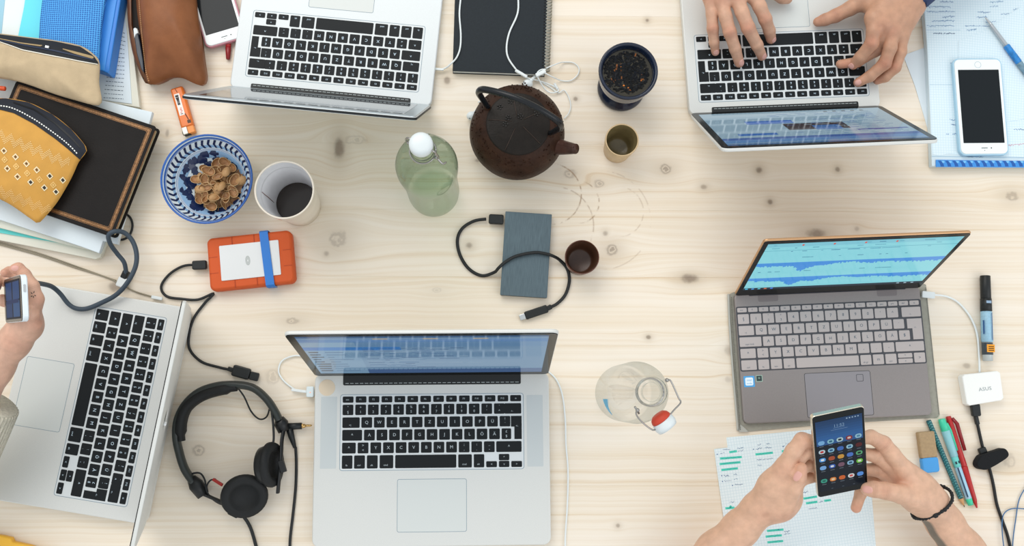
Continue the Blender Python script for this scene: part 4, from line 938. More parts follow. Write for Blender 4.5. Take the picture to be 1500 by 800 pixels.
# ------------------------------------------------------------------ headphones
def headphones():
    root = root_at('headphones', 'black over-ear headphones lying folded on the table', 'headphones', 335, 650)
    blk = mat('headphone_black', '141617', 0.42); gry = mat('headphone_grey', '2C312F', 0.35); foam = mat('earpad', '101213', 0.65, bump=.3, bscale=500)
    mb = MB(); band = [(284, 707, .012), (271, 688, .013), (263, 664, .015), (258.5, 640, .017), (260.5, 615, .019), (272, 592, .020), (292, 574, .021), (320, 565, .021), (348, 564, .020), (372, 569, .019), (391, 585, .018), (403, 603, .017), (409, 616, .016)]
    pts = [tuple(P(*p)) for p in smooth_path(band, 5)]; tube(mb, pts, .0060, 12, 0, None, True, 1.6, None, (0, 0, 1)); put(mb, 'headband', gry, root)
    mb = MB(); pts = [tuple(P(*p)) for p in smooth_path([(266, 646, .017), (265, 622, .019), (273, 598, .021), (294, 581, .022), (320, 572, .022), (347, 568, .021)], 5)]; n = len(pts)
    tube(mb, pts, [.0085 if 2 < i < n - 3 else .0055 for i in range(n)], 12, 0, None, True, 1.5); put(mb, 'headband_pad', foam, root)
    for nm, a, b, rr in (('hinge_block', (409, 612, .014), (416, 632, .012), .011), ('hinge_block', (280, 700, .012), (298, 726, .010), .0115)):
        mb = MB(); A, B = P(*a), P(*b); tube(mb, [A, A * .6 + B * .4, B], [rr * .6, rr, rr * .8], 12); put(mb, nm, blk, root)
    # cups: (centre pixel, z, axis dir, radius, thickness)
    for ctr, z, ax, R, th, in (((358, 725), .026, (.25, -.35, .90), .034, .024), ((393, 681), .036, (.97, .05, .22), .033, .024)):
        c = P(ctr[0], ctr[1], z); q = Vector(ax).normalized().to_track_quat('Z', 'Y').to_matrix().to_4x4(); M = Matrix.Translation(c) @ q
        mb = MB(); lathe(mb, [(0, -th / 2), (R * .6, -th / 2), (R * .8, -th * .45), (R * .86, -th * .2), (R * .86, th * .05)], 32, 0, M); cupo = put(mb, 'ear_cup', blk, root)
        mb = MB(); lathe(mb, [(R * .86, -th * .02), (R, th * .06), (R * 1.02, th * .25), (R * .96, th * .45), (R * .78, th * .5), (R * .62, th * .42), (R * .55, th * .2), (0, th * .18)], 32, 0, M); put(mb, 'ear_pad', foam, root)
    # arms holding the cups
    mb = MB(); pts = [tuple(P(*p)) for p in smooth_path([(416, 628, .014), (413, 645, .020), (412, 665, .030), (410, 690, .034), (407, 722, .030)], 4)]; tube(mb, pts, .0028, 8, 0, None, True, 2.2); put(mb, 'cup_arm', blk, root); mb = MB()
    pts = [tuple(P(*p)) for p in smooth_path([(298, 724, .012), (312, 730, .012), (328, 738, .010), (345, 752, .010)], 4)]; tube(mb, pts, .0028, 8, 0, None, True, 2.2)
    mb2 = mb; put(mb2, 'cup_arm', blk, root)
    mb = MB(); plug(mb, (336, 748, .008), (350, 755, .008), .010, .010); plug(mb, (411, 675, .040), (416, 692, .040), .009, .008); put(mb, 'cup_knob', blk, root)
    mb = MB()
    cable(mb, [(349, 569, .020), (358, 582, .014), (368, 603, .008), (380, 614, .006), (391, 610, .008), (396, 592, .017)], .0013, 6)
    cable(mb, [(397, 595, .020), (400, 620, .024), (401, 640, .030), (400, 650, .034)], .0018, 6)
    cable(mb, [(277, 695, .012), (292, 693, .014), (300, 703, .014), (302, 718, .014), (310, 730, .014), (322, 738, .012), (335, 741, .012)], .0014, 6)
    cable(mb, [(304, 720, .014), (303, 712, .014), (308, 704, .016), (316, 702, .018)], .0013, 6)
    cable(mb, [(352, 752, .012), (362, 764, .006), (370, 782, .004), (380, 820, .004)], .0026, 6)
    cable(mb, [(433, 655, .006), (434, 680, .003), (433, 715, .003), (429, 755, .003), (425, 790, .003), (424, 830, .003)], .0022, 6)
    put(mb, 'cord', BCAB, root)
    mb = MB(); plug(mb, (312, 702, .018), (326, 711, .020), .0045, .0045); put(mb, 'red_sleeve', mat('red_sleeve', 'A82A22', .5), root)
    mb = MB(); pts = [P(*p) for p in ((424, 628, .009), (427, 640, .008), (432, 656, .006))]; tube(mb, pts, [.0055, .0048, .0026], 10); tube(mb, [P(420, 625, .009), P(442, 624, .009)], [.0055, .0052], 10); jk = put(mb, 'jack_plug', BLK, root)
    mb = MB(); tube(mb, [P(442, 624, .009), P(443, 624, .009), P(447, 624, .009), P(447.2, 623.8, .009), P(454, 623.5, .009), P(457, 623.3, .009)], [.0035, .0035, .0030, .0018, .0018, .0008], 10); o = put(mb, 'jack_tip', mat('gold_tip', 'C9A468', .25, .9), root)
headphones()

# ------------------------------------------------------------------ flat things, pouches and papers at the left
def ribbon(mb, bv, A, B, n=30, k=5, off=.0004, mi=0, col=None):
    """patch between two pixel polylines, laid onto the surface bv"""
    def res(L):
        p = [Vector(q) for q in L]; s = [0]
        for i in range(len(p) - 1): s.append(s[-1] + (p[i + 1] - p[i]).length)
        out = []; i = 0
        for j in range(n + 1):
            t = s[-1] * j / n
            while i < len(p) - 2 and s[i + 1] < t: i += 1
            out.append(p[i] + (p[i + 1] - p[i]) * ((t - s[i]) / max(1e-9, s[i + 1] - s[i])))
        return out
    a, b = res(A), res(B); vs = []; ok = []
    for j in range(n + 1):
        for i in range(k + 1):
            q = a[j] + (b[j] - a[j]) * (i / k); h, _ = hit(bv, q.x, q.y, off); ok.append(h is not None); vs.append(h or Vector((0, 0, 0)))
    fs = []
    for j in range(n):
        for i in range(k):
            f = (j * (k + 1) + i, (j + 1) * (k + 1) + i, (j + 1) * (k + 1) + i + 1, j * (k + 1) + i + 1)
            if all(ok[q] for q in f): fs.append(f)
    mb.add(vs, fs, mi, None, True, col)
def patch(mb, bv, pts, off=.0005, mi=0, col=None):
    q = [hit(bv, x, y, off)[0] for x, y in pts]
    if all(v is not None for v in q): mb.add(q, [list(range(len(q)))], mi, None, False, col)
PAPER = mat('white_paper', 'E6ECEC', 0.7, noise=.03, nscale=15); PAPW = mat('cream_paper', 'E2E0D2', 0.7); PAPB = mat('bluish_paper', 'DDE8EE', 0.7, noise=.03, nscale=15)
# loose stack under the notebook
pix_slab('paper_stack', [(-70, 338), (140, 380), (147, 377), (160, 345), (212, 180), (-10, 120)], .010, 0, PAPW, 'bottom cream paper stack under the black notebook, long edge towards the sideways laptop', 'papers')
pix_slab('folder', [(-70, 329), (0, 341), (94, 357), (140, 366), (205, 175), (-10, 118)], .0125, .0101, mat('turquoise_card', '5FD0CC', .5), 'turquoise folder showing as a thin strip in the paper pile', 'folder', .0003)
pix_slab('paper_stack', [(-70, 320), (0, 334), (120, 364), (147, 369), (150, 372), (156, 356), (210, 172), (-10, 114)], .019, .0126, mat('grey_cream_paper', 'DADACC', .7), 'middle grey-white papers above the turquoise folder', 'papers')
pix_slab('paper_stack', [(-70, 305), (0, 322), (118, 361), (145, 371), (151, 353), (172, 358), (174, 348), (223, 164), (150, 147), (-10, 100)], .028, .0191, PAPB, 'top bluish-white papers poking out on both sides of the black notebook', 'papers')
# printed book under the leather case
def book():
    root = root_at('open_book', 'printed book page half hidden under the blue binder and leather case', 'book', 165, 90); mb = MB(); pts = [tuple(P(a, b, .012))[:2] for a, b in ((110, -40), (184, -40), (193, 60), (204, 157), (138, 146))]
    slab(mb, pts, .0, .0105, .0006); put(mb, 'page_block', PAPW, root)
    mb = MB(); pts = [tuple(P(a, b, .012))[:2] for a, b in ((110, -40), (178, -40), (187, 60), (193, 152), (138, 145))]; slab(mb, pts, .0106, .0118, .0003); put(mb, 'page', PAPB, root)
    mb = MB()
    for k in range(17):
        y = 44 + k * 6; a, b = P(166 - k * .9, y + 3, .012), P(184 - k * .2, y + 5, .012)
        if k < 5: a = P(172, y + 2, .012)
        x0 = a; t = 0; r = random.Random(k); L = (b - a).length; d = (b - a).normalized()
        while t < L: ln = r.uniform(.002, .005); stroke(mb, a + d * t, a + d * min(L, t + ln), .0011, .0120, r.choice(['8A98A4', '6F7F8C', '5B6A78'])); t += ln + .0012
    put(mb, 'printed_lines', PRINT, root)
book()
# white sheets and cyan folder in the corner
pix_slab('paper_sheet', [(-60, -40), (42, -40), (36, 10), (24, 70), (-60, 60)], .034, .0281, PAPER, 'white sheet in the top left corner beside the cyan folder', 'paper', .0003)
pix_slab('paper_sheet', [(-60, -40), (6, -40), (7, 0), (1, 60), (-60, 60)], .0346, .0341, mat('pale_blue_strip', '9CC8DA', .6), 'narrow pale blue sheet at the very top left corner', 'paper', .0001)
pix_slab('folder', [(42, -40), (74, -40), (66, 30), (60, 80), (22, 74), (35, 10)], .0375, .0347, mat('cyan_card', '62DCEC', .45), 'bright cyan plastic folder between the white sheet and blue mesh pouch', 'folder', .0005)
m = mat('blue_mesh', '3F96DE', .7); nt = m.node_tree; v = nt.nodes.new('ShaderNodeTexVoronoi'); v.voronoi_dimensions = '2D'; v.inputs['Scale'].default_value = 300; v.inputs['Randomness'].default_value = .08; tc = nt.nodes.new('ShaderNodeTexCoord'); nt.links.new(tc.outputs['Object'], v.inputs['Vector'])
cr = nt.nodes.new('ShaderNodeValToRGB'); cr.color_ramp.elements[0].position = .28; cr.color_ramp.elements[0].color = rgb('1E5CA8'); cr.color_ramp.elements[1].position = .48; cr.color_ramp.elements[1].color = rgb('52A8EA'); nt.links.new(v.outputs['Distance'], cr.inputs[0]); nt.links.new(cr.outputs[0], nt.nodes['Principled BSDF'].inputs['Base Color'])
bp = nt.nodes.new('ShaderNodeBump'); bp.inputs['Strength'].default_value = .8; bp.inputs['Distance'].default_value = .0006; nt.links.new(v.outputs['Distance'], bp.inputs['Height']); nt.links.new(bp.outputs[0], nt.nodes['Principled BSDF'].inputs['Normal'])
mb = cushion([(70, -60), (62, 0), (58, 40), (60, 84), (100, 92), (140, 92), (146, 60), (152, 10), (160, -60)], .052, .0376, .008, seed=3, power=2.2, cpix=(108, 20))
root = root_at('mesh_pouch', 'blue mesh fabric pouch at the top left', 'pouch', 108, 20, .0376); put(mb, 'mesh_cover', m, root)
def binder():
    root = root_at('binder', 'bright blue plastic binder box beside the blue mesh pouch', 'binder', 160, 40, .02); bl = mat('blue_plastic', '3480D4', .4)
    mb = MB(); pts = [tuple(P(a, b, .039))[:2] for a, b in ((162, -40), (183, -40), (160, 103), (158, 107), (134, 99), (130, 60))]; slab(mb, pts, .0125, .039, .0015); put(mb, 'shell', bl, root)
    mb = MB(); pts = [tuple(P(a, b, .0405))[:2] for a, b in ((160, -40), (178, -40), (153, 104), (134, 99), (130, 60))]; slab(mb, pts, .0385, .0405, .0008); put(mb, 'lid', mat('blue_plastic_light', '4090E0', .4), root)
binder()
# black notebook with gilt frame
def notebook():
    root = root_at('notebook', 'closed black leather notebook with a gilt border under the yellow pouch', 'notebook', 93, 231, .028); zt = .047
    q = [P(a, b, zt) for a, b in ((25, 117), (231, 186), (163, 346), (-43, 277))]; ux = (q[1] - q[0]).normalized(); W_ = (q[1] - q[0]).length; H_ = (q[3] - q[0]).length
    c = (q[0] + q[1] + q[2] + q[3]) / 4; an = math.atan2(ux.y, ux.x); M = Matrix.Translation((c.x, c.y, 0)) @ Matrix.Rotation(an, 4, 'Z')
    lea = mat('black_leather', '1C1918', .6, spec=.22, noise=.25, nscale=30, bump=.3, bscale=400)
    mb = MB(); slab(mb, rrect(W_, H_, .006, 5), .0282, .0310, .0012, 0, M); slab(mb, rrect(W_, H_, .006, 5), zt - .003, zt, .0014, 0, M); put(mb, 'cover', lea, root)
    mb = MB(); slab(mb, rrect(W_ - .008, H_ - .008, .003, 3), .0306, zt - .0028, .0002, 0, M); put(mb, 'page_block', mat('aged_pages', 'C9B892', .7), root)
    gold = mat('worn_gilt', '9C7148', .4, .4, noise=.6, nscale=350, tint2='3A2A1E'); mb = MB()
    def rg(i0, i1): ringplate(mb, rrect(W_ - i0 * 2, H_ - i0 * 2, .002, 2), rrect(W_ - i1 * 2, H_ - i1 * 2, .002, 2), zt + .00012, 0, M)
    rg(.0060, .0067); rg(.0074, .0108); rg(.0115, .0122); put(mb, 'gilt_border', gold, root)
    mb = MB(); slab(mb, rrect(.0025, H_ * .93, .001, 2, W_ / 2 - .0012, 0), zt - .0029, zt - .0003, .0005, 0, M); put(mb, 'gilt_edge', gold, root)
notebook()
# canvas pencil case
def canvas_case():
    root = root_at('pencil_case', 'beige canvas pencil case with an open dark zip', 'pencil case', 70, 100, .035)
    mb = cushion([(-70, 52), (-30, 48), (0, 49), (40, 54), (80, 59), (118, 67), (138, 80), (146, 92), (145, 120), (149, 148), (140, 154), (112, 147), (78, 137), (45, 125), (20, 117), (0, 113), (-40, 106), (-75, 90)], .064, .047, .018, wr=.0048, wf=115, seed=5, cpix=(60, 98), power=2.4)
    mb.v = [(x, y, max(z, .0475)) for x, y, z in mb.v]; bv = bvh_of(mb); put(mb, 'canvas_body', mat('canvas', 'C6B08E', .85, noise=.12, nscale=60, bump=.35, bscale=900), root)
    mb = MB(); ribbon(mb, bv, [(-50, 52), (0, 51), (40, 56), (80, 61), (118, 69), (137, 82), (144, 92)], [(-50, 56), (0, 61), (33, 73), (80, 82), (115, 89), (138, 94), (144, 94)], 40, 6, .0009); put(mb, 'zip_band', mat('dark_zip_cloth', '14181F', .7), root)
    mb = MB(); ribbon(mb, bv, [(0, 57), (30, 63), (60, 67), (62, 67)], [(0, 58), (30, 64.5), (60, 69), (62, 68)], 20, 1, .0014, 0); ribbon(mb, bv, [(92, 72), (110, 76), (136, 83), (137, 84)], [(92, 73), (108, 79), (136, 87), (137, 86)], 16, 1, .0014, 0); put(mb, 'lining', mat('tan_lining', 'A89068', .8), root)
    mb = MB(); ribbon(mb, bv, [(0, 61), (33, 73), (80, 82), (115, 89), (143, 94)], [(0, 62), (33, 74.3), (80, 83.3), (115, 90.3), (143, 95)], 40, 1, .0012, 0); put(mb, 'piping', mat('white_piping', 'E8E4D8', .7), root)
    mb = MB(); ribbon(mb, bv, [(0, 59), (40, 67), (80, 74), (120, 83), (138, 88)], [(0, 60.5), (40, 69), (80, 76), (120, 85), (138, 89.5)], 60, 1, .0016, 0); put(mb, 'zip_teeth', mat('zip_navy', '27324A', .5, .3), root)
    mb = MB(); p, n = hit(bv, 70, 71, .003); box(mb, (0, 0, 0), (.006, .004, .0025), 0, Matrix.Translation(p) @ Matrix.Rotation(-.2, 4, 'Z'), None, .0006); put(mb, 'zip_pull', mat('zip_silver', 'D8DCDC', .3, .7), root)
canvas_case()
# yellow patterned pouch
def yellow_pouch():
    root = root_at('pouch', 'mustard yellow pouch with diamond pattern and dark zip band', 'pouch', 50, 235, .047)
    mb = cushion([(-70, 150), (-30, 145), (8, 144), (42, 150), (76, 167), (104, 189), (124, 212), (127, 222), (116, 236), (104, 262), (84, 296), (66, 318), (56, 327), (47, 322), (20, 303), (0, 292), (-40, 275), (-75, 255)], .060, .0475, .020, wr=.0038, wf=90, seed=8, cpix=(28, 225), power=2.6)
    bv = bvh_of(mb); put(mb, 'cloth_body', mat('mustard_cloth', 'D29C48', .75, noise=.10, nscale=40, bump=.3, bscale=1100), root)
    mb = MB(); ribbon(mb, bv, [(-40, 148), (8, 144.6), (42, 150.6), (76, 167.6), (104, 189.6), (123.5, 212), (126.3, 221.5)], [(-40, 158), (0, 161), (20, 166), (50, 182), (80, 203), (100, 219), (117, 234)], 44, 6, .0009); put(mb, 'zip_band', mat('navy_cloth', '161C28', .7), root)
    mb = MB(); ribbon(mb, bv, [(20, 150), (50, 160), (80, 179), (105, 201), (118, 216)], [(20, 152), (50, 162.5), (80, 182), (104, 204), (117, 218)], 50, 1, .0015); put(mb, 'zip_teeth', mat('zip_dark', '0C0F14', .35, .3), root)
    mb = MB(); L = smooth_path([(-6, 155, 0), (18, 159, 0), (48, 174, 0), (80, 196, 0), (100, 212, 0), (114, 226, 0)], 8); s = 0
    acc = 0; last = None
    pts = []
    for a, b in zip(L, L[1:]):
        d = math.hypot(b[0] - a[0], b[1] - a[1]); k = 0
        while acc < d: pts.append((a[0] + (b[0] - a[0]) * acc / d, a[1] + (b[1] - a[1]) * acc / d, (b[0] - a[0]) / d, (b[1] - a[1]) / d)); acc += 4.1
        acc -= d
    for x, y, dx, dy in pts: patch(mb, bv, [(x - dx * 1.2 + dy * .8, y - dy * 1.2 - dx * .8), (x + dx * 1.2 + dy * .8, y + dy * 1.2 - dx * .8), (x + dx * 1.2 - dy * .8, y + dy * 1.2 + dx * .8), (x - dx * 1.2 - dy * .8, y - dy * 1.2 + dx * .8)], .0013, 0, 'F2F2EC')
    put(mb, 'white_stitch', PRINT, root)
    mb = MB(); ux, uy, vx, vy = .80, .47, -.50, .72
    dia = [(6, 221, 1), (23, 230, 1), (39, 240, 1), (54, 249, 1), (73, 258, 2), (92, 264, 2), (11, 247, 1), (26, 259, 1), (45, 267, 2), (65, 275, 2), (82, 281, 2), (7, 234, 0), (24, 244, 0), (40, 254, 0), (58, 263, 0), (78, 271, 0)]
    for x, y, t in dia:
        for s, c in ((5.2, 'F0E2BC' if t else 'E8BE74'), (3.2, 'C8923A' if t == 0 else ('A87834' if t == 1 else '3A3026')), (1.5, '2C2A2A' if t else 'EACB8C')):
            patch(mb, bv, [(x, y - s), (x + s * .95, y + s * .1), (x, y + s), (x - s * .95, y - s * .1)], .0006 + (6 - s) * .00006, 0, c)
    r = random.Random(2)
    def zig(x0, y0, x1, y1, amp, n, c):
        for k in range(n):
            t = k / n; w = abs((k * .25) % 2 - 1) * amp; bx, by = x0 + (x1 - x0) * t, y0 + (y1 - y0) * t
            for row in range(4):
                x, y = bx - uy * 0 + vx * (w + row * 2.6) * .4, by + (w + row * 2.6); s = .75; patch(mb, bv, [(x - s, y), (x, y - s), (x + s, y), (x, y + s)], .0006, 0, c)
    zig(-4, 188, 104, 232, 9, 62, 'F0D9A0'); zig(-4, 270, 82, 304, 8, 50, 'EFCF8E')
    put(mb, 'woven_pattern', PRINT, root)
yellow_pouch()
# brown leather pencil case with a phone in its pocket
def leather_case():
    root = root_at('pencil_case', 'brown leather pencil case with a phone tucked in its side opening', 'pencil case', 248, 50)
    lea = mat('brown_leather', '915A36', .5, spec=.35, noise=.75, nscale=28, bump=.25, bscale=350, tint2='6E3F20')
    mb = cushion([(196, -70), (198, -20), (201, 20), (207, 60), (212, 95), (214, 117), (221, 124), (234, 120), (248, 113), (266, 114), (284, 122), (296, 125), (301, 114), (298, 90), (293, 50), (287, 10), (284, -30), (282, -70)], .030, 0, .034, wr=.0045, wf=75, seed=12, cpix=(248, 10), power=3.4)
    bv = bvh_of(mb); put(mb, 'leather_body', lea, root)
    mb = cushion([(184, -70), (186, -10), (187, 30), (193, 72), (203, 102), (213, 122), (217, 121), (211, 100), (200, 68), (194, 25), (193, -20), (193, -70)], .026, 0, .008, n=72, rings=6, cpix=(195, 40), seed=3); put(mb, 'side_flap', mat('dark_brown_leather', '6E4426', .45, noise=.3, nscale=40), root)
    mb = MB(); pts = [tuple(P(a, b, .026))[:2] for a, b in ((190, -60), (202, -60), (206, 60), (214, 116), (210, 116), (197, 70), (191, 10))]; slab(mb, pts, .002, .027, .0); put(mb, 'gap_shade', mat('gap_shade_black', '1C1815', .8), root)  # black slab in the open gap, stands in for the shade inside
    mb = MB()
    for k in range(42):
        t = k / 41; y = -6 + 124 * t; x = 204 + 12 * t ** 1.3 + (0 if t < .9 else 2 * (t - .9) * 10); patch(mb, bv, [(x - .7, y - 1), (x + .7, y - 1), (x + .7, y + 1), (x - .7, y + 1)], .0006, 0, 'D29A66')
    put(mb, 'stitching', PRINT, root)
    ph = root_at('phone', 'phone with white end tucked into the leather pencil case opening', 'phone', 203, 75, .028)
    mb = MB(); pts = [tuple(P(a, b, .036))[:2] for a, b in ((195.5, 46), (201, 44), (205, 62), (209.5, 88), (211, 106), (207, 102), (200, 78))]; slab(mb, pts, .0275, .036, .0012); put(mb, 'body', mat('phone_navy', '1E2A3A', .2), ph)
    mb = MB(); pts = [tuple(P(a, b, .0366))[:2] for a, b in ((195, 42), (197.5, 40), (201, 42), (202.5, 48), (199, 50), (196.5, 56))]; slab(mb, pts, .0290, .0366, .001); put(mb, 'white_end', CER, ph)
leather_case()
def spiral_notebook():
    zt = .0125; root = root_at('spiral_notebook', 'black wire-bound notebook at the top edge with white earphone cord over it', 'notebook', 735, 30); q = [tuple(P(a, b, zt))[:2] for a, b in ((669, -60), (664, 103), (797, 108), (803, -60))]
    mb = MB(); slab(mb, q, .0015, .0108, .0002); put(mb, 'page_block', PAPER, root)
    cv = mat('blueblack_cover', '1C242A', .55, spec=.3, noise=.15, nscale=300, bump=.2, bscale=1500)
    for z0, z1 in ((0, .0014), (.0109, zt)):
        q = [tuple(P(a, b, zt))[:2] for a, b in ((668, -60), (663, 104), (798, 109), (804, -60))]; mb = MB(); slab(mb, q, z0, z1, .0003); put(mb, 'cover', cv, root)
    mb = MB(); pts = [(.0065 * math.cos(a), 0, .0065 * math.sin(a)) for a in [k * 2 * PI / 16 for k in range(17)]]
    for dy in (-.0007, .0007): tube(mb, [(x, dy, z) for x, y, z in pts], .0005, 6, 0, None, False)
    me = mb.mesh('wire_ring', mat('coil_wire', 'B4B4AA', .3, .8)); A, B = P(805, -52, .0065), P(799.5, 103, .0065); inv = MX(root).inverted(); d = (B - A); an = math.atan2(d.y, d.x) + PI / 2
    for k in range(35):
        o = bpy.data.objects.new('wire_ring', me); COL.objects.link(o); o.parent = root; p = inv @ A.lerp(B, k / 34); o.location = p; o.rotation_euler = (0, 0, an)
    mb = MB()
    for k in range(35): p = A.lerp(B, k / 34); box(mb, (p.x - .0052, p.y, zt + .0001), (.0030, .0026, .0002))
    put(mb, 'punched_holes', mat('hole_dark', '0A0C0E', .8), root)['kind'] = 'stuff'
spiral_notebook()
# phones lying down
def flat_phone(name, label, corners, z0, zt, scr, case, casecol, home, sens, mats):
    q = [P(a, b, zt) for a, b in corners]; c = (q[0] + q[1] + q[2] + q[3]) / 4; ux = (q[1] - q[0] + q[2] - q[3]); an = math.atan2(ux.y, ux.x)
    W_ = ((q[1] - q[0]).length + (q[2] - q[3]).length) / 2; H_ = ((q[3] - q[0]).length + (q[2] - q[1]).length) / 2
    root = thing(name, label, 'phone', (c.x, c.y, z0), an); h = zt - z0
    if case: mb = MB(); slab(mb, rrect(W_ + .004, H_ + .004, .010, 6), 0, h - .0015, .001); mb.build('case', casecol, root)
    mb = MB(); slab(mb, rrect(W_, H_, .0085, 6), .001, h, .0012); mb.build('body', mats, root)
    mb = MB(); slab(mb, rrect(W_ * scr[0], H_ * scr[1], .0006, 2, 0, H_ * scr[2]), h - .001, h + .0001, 0); mb.build('screen', mat('phone_screen_off', '161C20', .15, spec=.25), root)
    s = 1 if home > 0 else -1
    mb = MB(); ringplate(mb, circ(.0055, 24, 0, s * H_ * .44), circ(.0049, 24, 0, s * H_ * .44), h + .00012, 0, None, 'A9BCC4'); mb.build('home_button', PRINT, root)
    mb = MB(); box(mb, (0, -s * H_ * .44, h + .0001), (.010, .0010, .0002), 0, None, '3A4448'); slab(mb, circ(.0010, 10, s * .011, -s * H_ * .44), h, h + .0002, 0, 0, None, None, '22282C'); slab(mb, circ(.0006, 8, 0, -s * H_ * .465), h, h + .0002, 0, 0, None, None, '3A4448'); mb.build('earpiece', PRINT, root)
    return root
WPH = mat('phone_white', 'EEF3F3', .18)
flat_phone('phone', 'white phone with a black screen lying on the grid paper at top right', [(1399.5, 87), (1468, 86.5), (1475, 225), (1406.5, 225.5)], .0125, .0215, (.875, .775, .0), True, mat('clear_case', 'A9D0E4', .2), 1, 1, WPH)
flat_phone('phone', 'white phone in a pink case beside the brown leather pencil case', [(278, -54), (334, -68), (347, 54), (293, 72)], .006, .0145, (.88, .74, .0), True, mat('pink_case', 'C98A96', .4), 1, 1, WPH)
def pen(name, label, cat, a, b, segs, r=.004, zc=None, group=None, root=None):
    """segs: (part, t0, t1, r0, r1, material)"""
    z = zc if zc is not None else r
    A, B = P(a[0], a[1], z), P(b[0], b[1], z); c = (A + B) / 2
    root = root or thing(name, label, cat, (c.x, c.y, 0 if zc is None else z - r), 0, group)
    for pn, t0, t1, r0, r1, m in segs:
        mb = MB(); p, q = A.lerp(B, t0), A.lerp(B, t1); e = (q - p) * .02
        tube(mb, [p, p + e, q - e, q], [r0 * .9, r0, r1, r1 * .85], 14); put(mb, pn, m, root)
    return root, A, B
RED = mat('red_plastic', 'B52A2A', .3)
pen('pen', 'red pen sticking out from under the pink-cased phone', 'pen', (336, 0), (334, 87), [('barrel', 0, .8, .0040, .0045, RED), ('pen_clip', .8, 1, .0048, .0030, mat('dark_red', '8E1F24', .3))], .0045)
# lighter
def lighter():
    zt = .012; q = [P(a, b, zt) for a, b in ((248, 129), (267, 126), (286, 193), (268, 198))]; c = (q[0] + q[1] + q[2] + q[3]) / 4; d = (q[0] + q[1] - q[2] - q[3]); an = math.atan2(d.y, d.x) - PI / 2
    W_ = ((q[1] - q[0]).length + (q[2] - q[3]).length) / 2; H_ = ((q[3] - q[0]).length + (q[2] - q[1]).length) / 2; root = thing('lighter', 'flat orange lighter with a barcode label above the bowl', 'lighter', (c.x, c.y, 0), an)
    mb = MB(); slab(mb, rrect(W_, H_ * .86, .003, 4, 0, H_ * .07), 0, zt, .003, 0, None, None, None, True); mb.build('fuel_body', mat('orange_plastic', 'E87A35', .25), root)
    mb = MB(); slab(mb, rrect(W_ * .55, H_ * .15, .002, 3, W_ * .2, -H_ * .42), .001, zt - .001, .001); mb.build('thumb_lever', mat('orange_light', 'F09648', .3), root)
    mb = MB(); slab(mb, rrect(W_ * .40, H_ * .15, .001, 2, -W_ * .25, -H_ * .42), .001, zt + .0006, .0008); mb.build('metal_hood', mat('hood_metal', 'D2CFC4', .3, .5), root)
    mb = MB(); M = Matrix.Translation((-W_ * .42, -H_ * .44, .006)) @ Matrix.Rotation(PI / 2, 4, 'Y'); lathe(mb, [(0, -.002), (.0035, -.002), (.0035, .002), (0, .002)], 14, 0, M); box(mb, (-W_ * .18, -H_ * .49, .006), (W_ * .5, .002, .008), 0, None, None, .0006); mb.build('spark_wheel', BLK, root)
    mb = MB(); M = Matrix.Translation((-W_ * .10, H_ * .13, 0)); z = zt + .00015
    plate(mb, rrect(W_ * .42, H_ * .46, .0003, 1), z, 0, M, 'F2ECE4'); r = random.Random(3)
    for k in range(16): w_ = r.choice([.0005, .0009, .0013]); plate(mb, rrect(W_ * (.26 if k < 6 else .2), w_, .0001, 1, -W_ * .02, H_ * .20 - k * .0011), z + .0001, 0, M, '2C2A2E')
    for k in range(5): plate(mb, rrect(r.uniform(.002, .004), .0012, .0002, 1, r.uniform(-.001, .001), -H_ * .08 - k * .0024), z + .0001, 0, M, 'D85A58' if k < 4 else '6A5A5A')
    mb.build('barcode_label', PRINT, root)
    mb = MB(); z = zt + .0002
    stroke(mb, (W_ * .12, -H_ * .08), (W_ * .26, -H_ * .22), .0016, z, '6E3A1E'); plate(mb, rrect(.0055, .0055, .0006, 2, W_ * .26, -H_ * .26), z, 0, None, '5A4436'); stroke(mb, (-W_ * .1, H_ * .47), (0, H_ * .38), .0012, z, '8A4A22'); mb.build('valve_rod', PRINT, root)
lighter()
pen('pen', 'orange pen end poking out at the left edge above the black notebook', 'pen', (-30, 126), (8, 130), [('barrel', 0, 1, .004, .0035, mat('orange_red', 'D8552C', .4))], .004, .052)
pix_slab('plastic_case', [(-40, 780), (2, 785), (15, 788), (18, 794), (42, 799), (80, 812), (80, 860), (-40, 860)], .012, 0, mat('yellow_plastic', 'F2B838', .4), 'yellow plastic case corner at the bottom left edge', 'case', .002)

# ------------------------------------------------------------------ papers at the right
def grid_mat(name, base, line, step, lw=.12):
    m = bpy.data.materials.new(name); m.use_nodes = True; nt = m.node_tree; N = nt.nodes; L = nt.links; tc = N.new('ShaderNodeTexCoord'); sp = N.new('ShaderNodeSeparateXYZ'); L.new(tc.outputs['Object'], sp.inputs[0]); prev = None
    for i in (0, 1):
        a = N.new('ShaderNodeMath'); a.operation = 'MULTIPLY'; a.inputs[1].default_value = 1 / step; L.new(sp.outputs[i], a.inputs[0])
        f = N.new('ShaderNodeMath'); f.operation = 'FRACT'; L.new(a.outputs[0], f.inputs[0]); g = N.new('ShaderNodeMath'); g.operation = 'LESS_THAN'; g.inputs[1].default_value = lw; L.new(f.outputs[0], g.inputs[0])
        if prev is None: prev = g
        else: x = N.new('ShaderNodeMath'); x.operation = 'MAXIMUM'; L.new(prev.outputs[0], x.inputs[0]); L.new(g.outputs[0], x.inputs[1]); prev = x
    mx = N.new('ShaderNodeMixRGB'); L.new(prev.outputs[0], mx.inputs[0]); mx.inputs[1].default_value = rgb(base); mx.inputs[2].default_value = rgb(line); L.new(mx.outputs[0], N['Principled BSDF'].inputs['Base Color']); N['Principled BSDF'].inputs['Roughness'].default_value = .7; return m
GRID = grid_mat('grid_paper', 'DDEDF4', 'CBE2EC', .0042, .16)
GRID2 = grid_mat('grid_paper_white', 'E4EFF2', 'CFE0E6', .0044, .14)
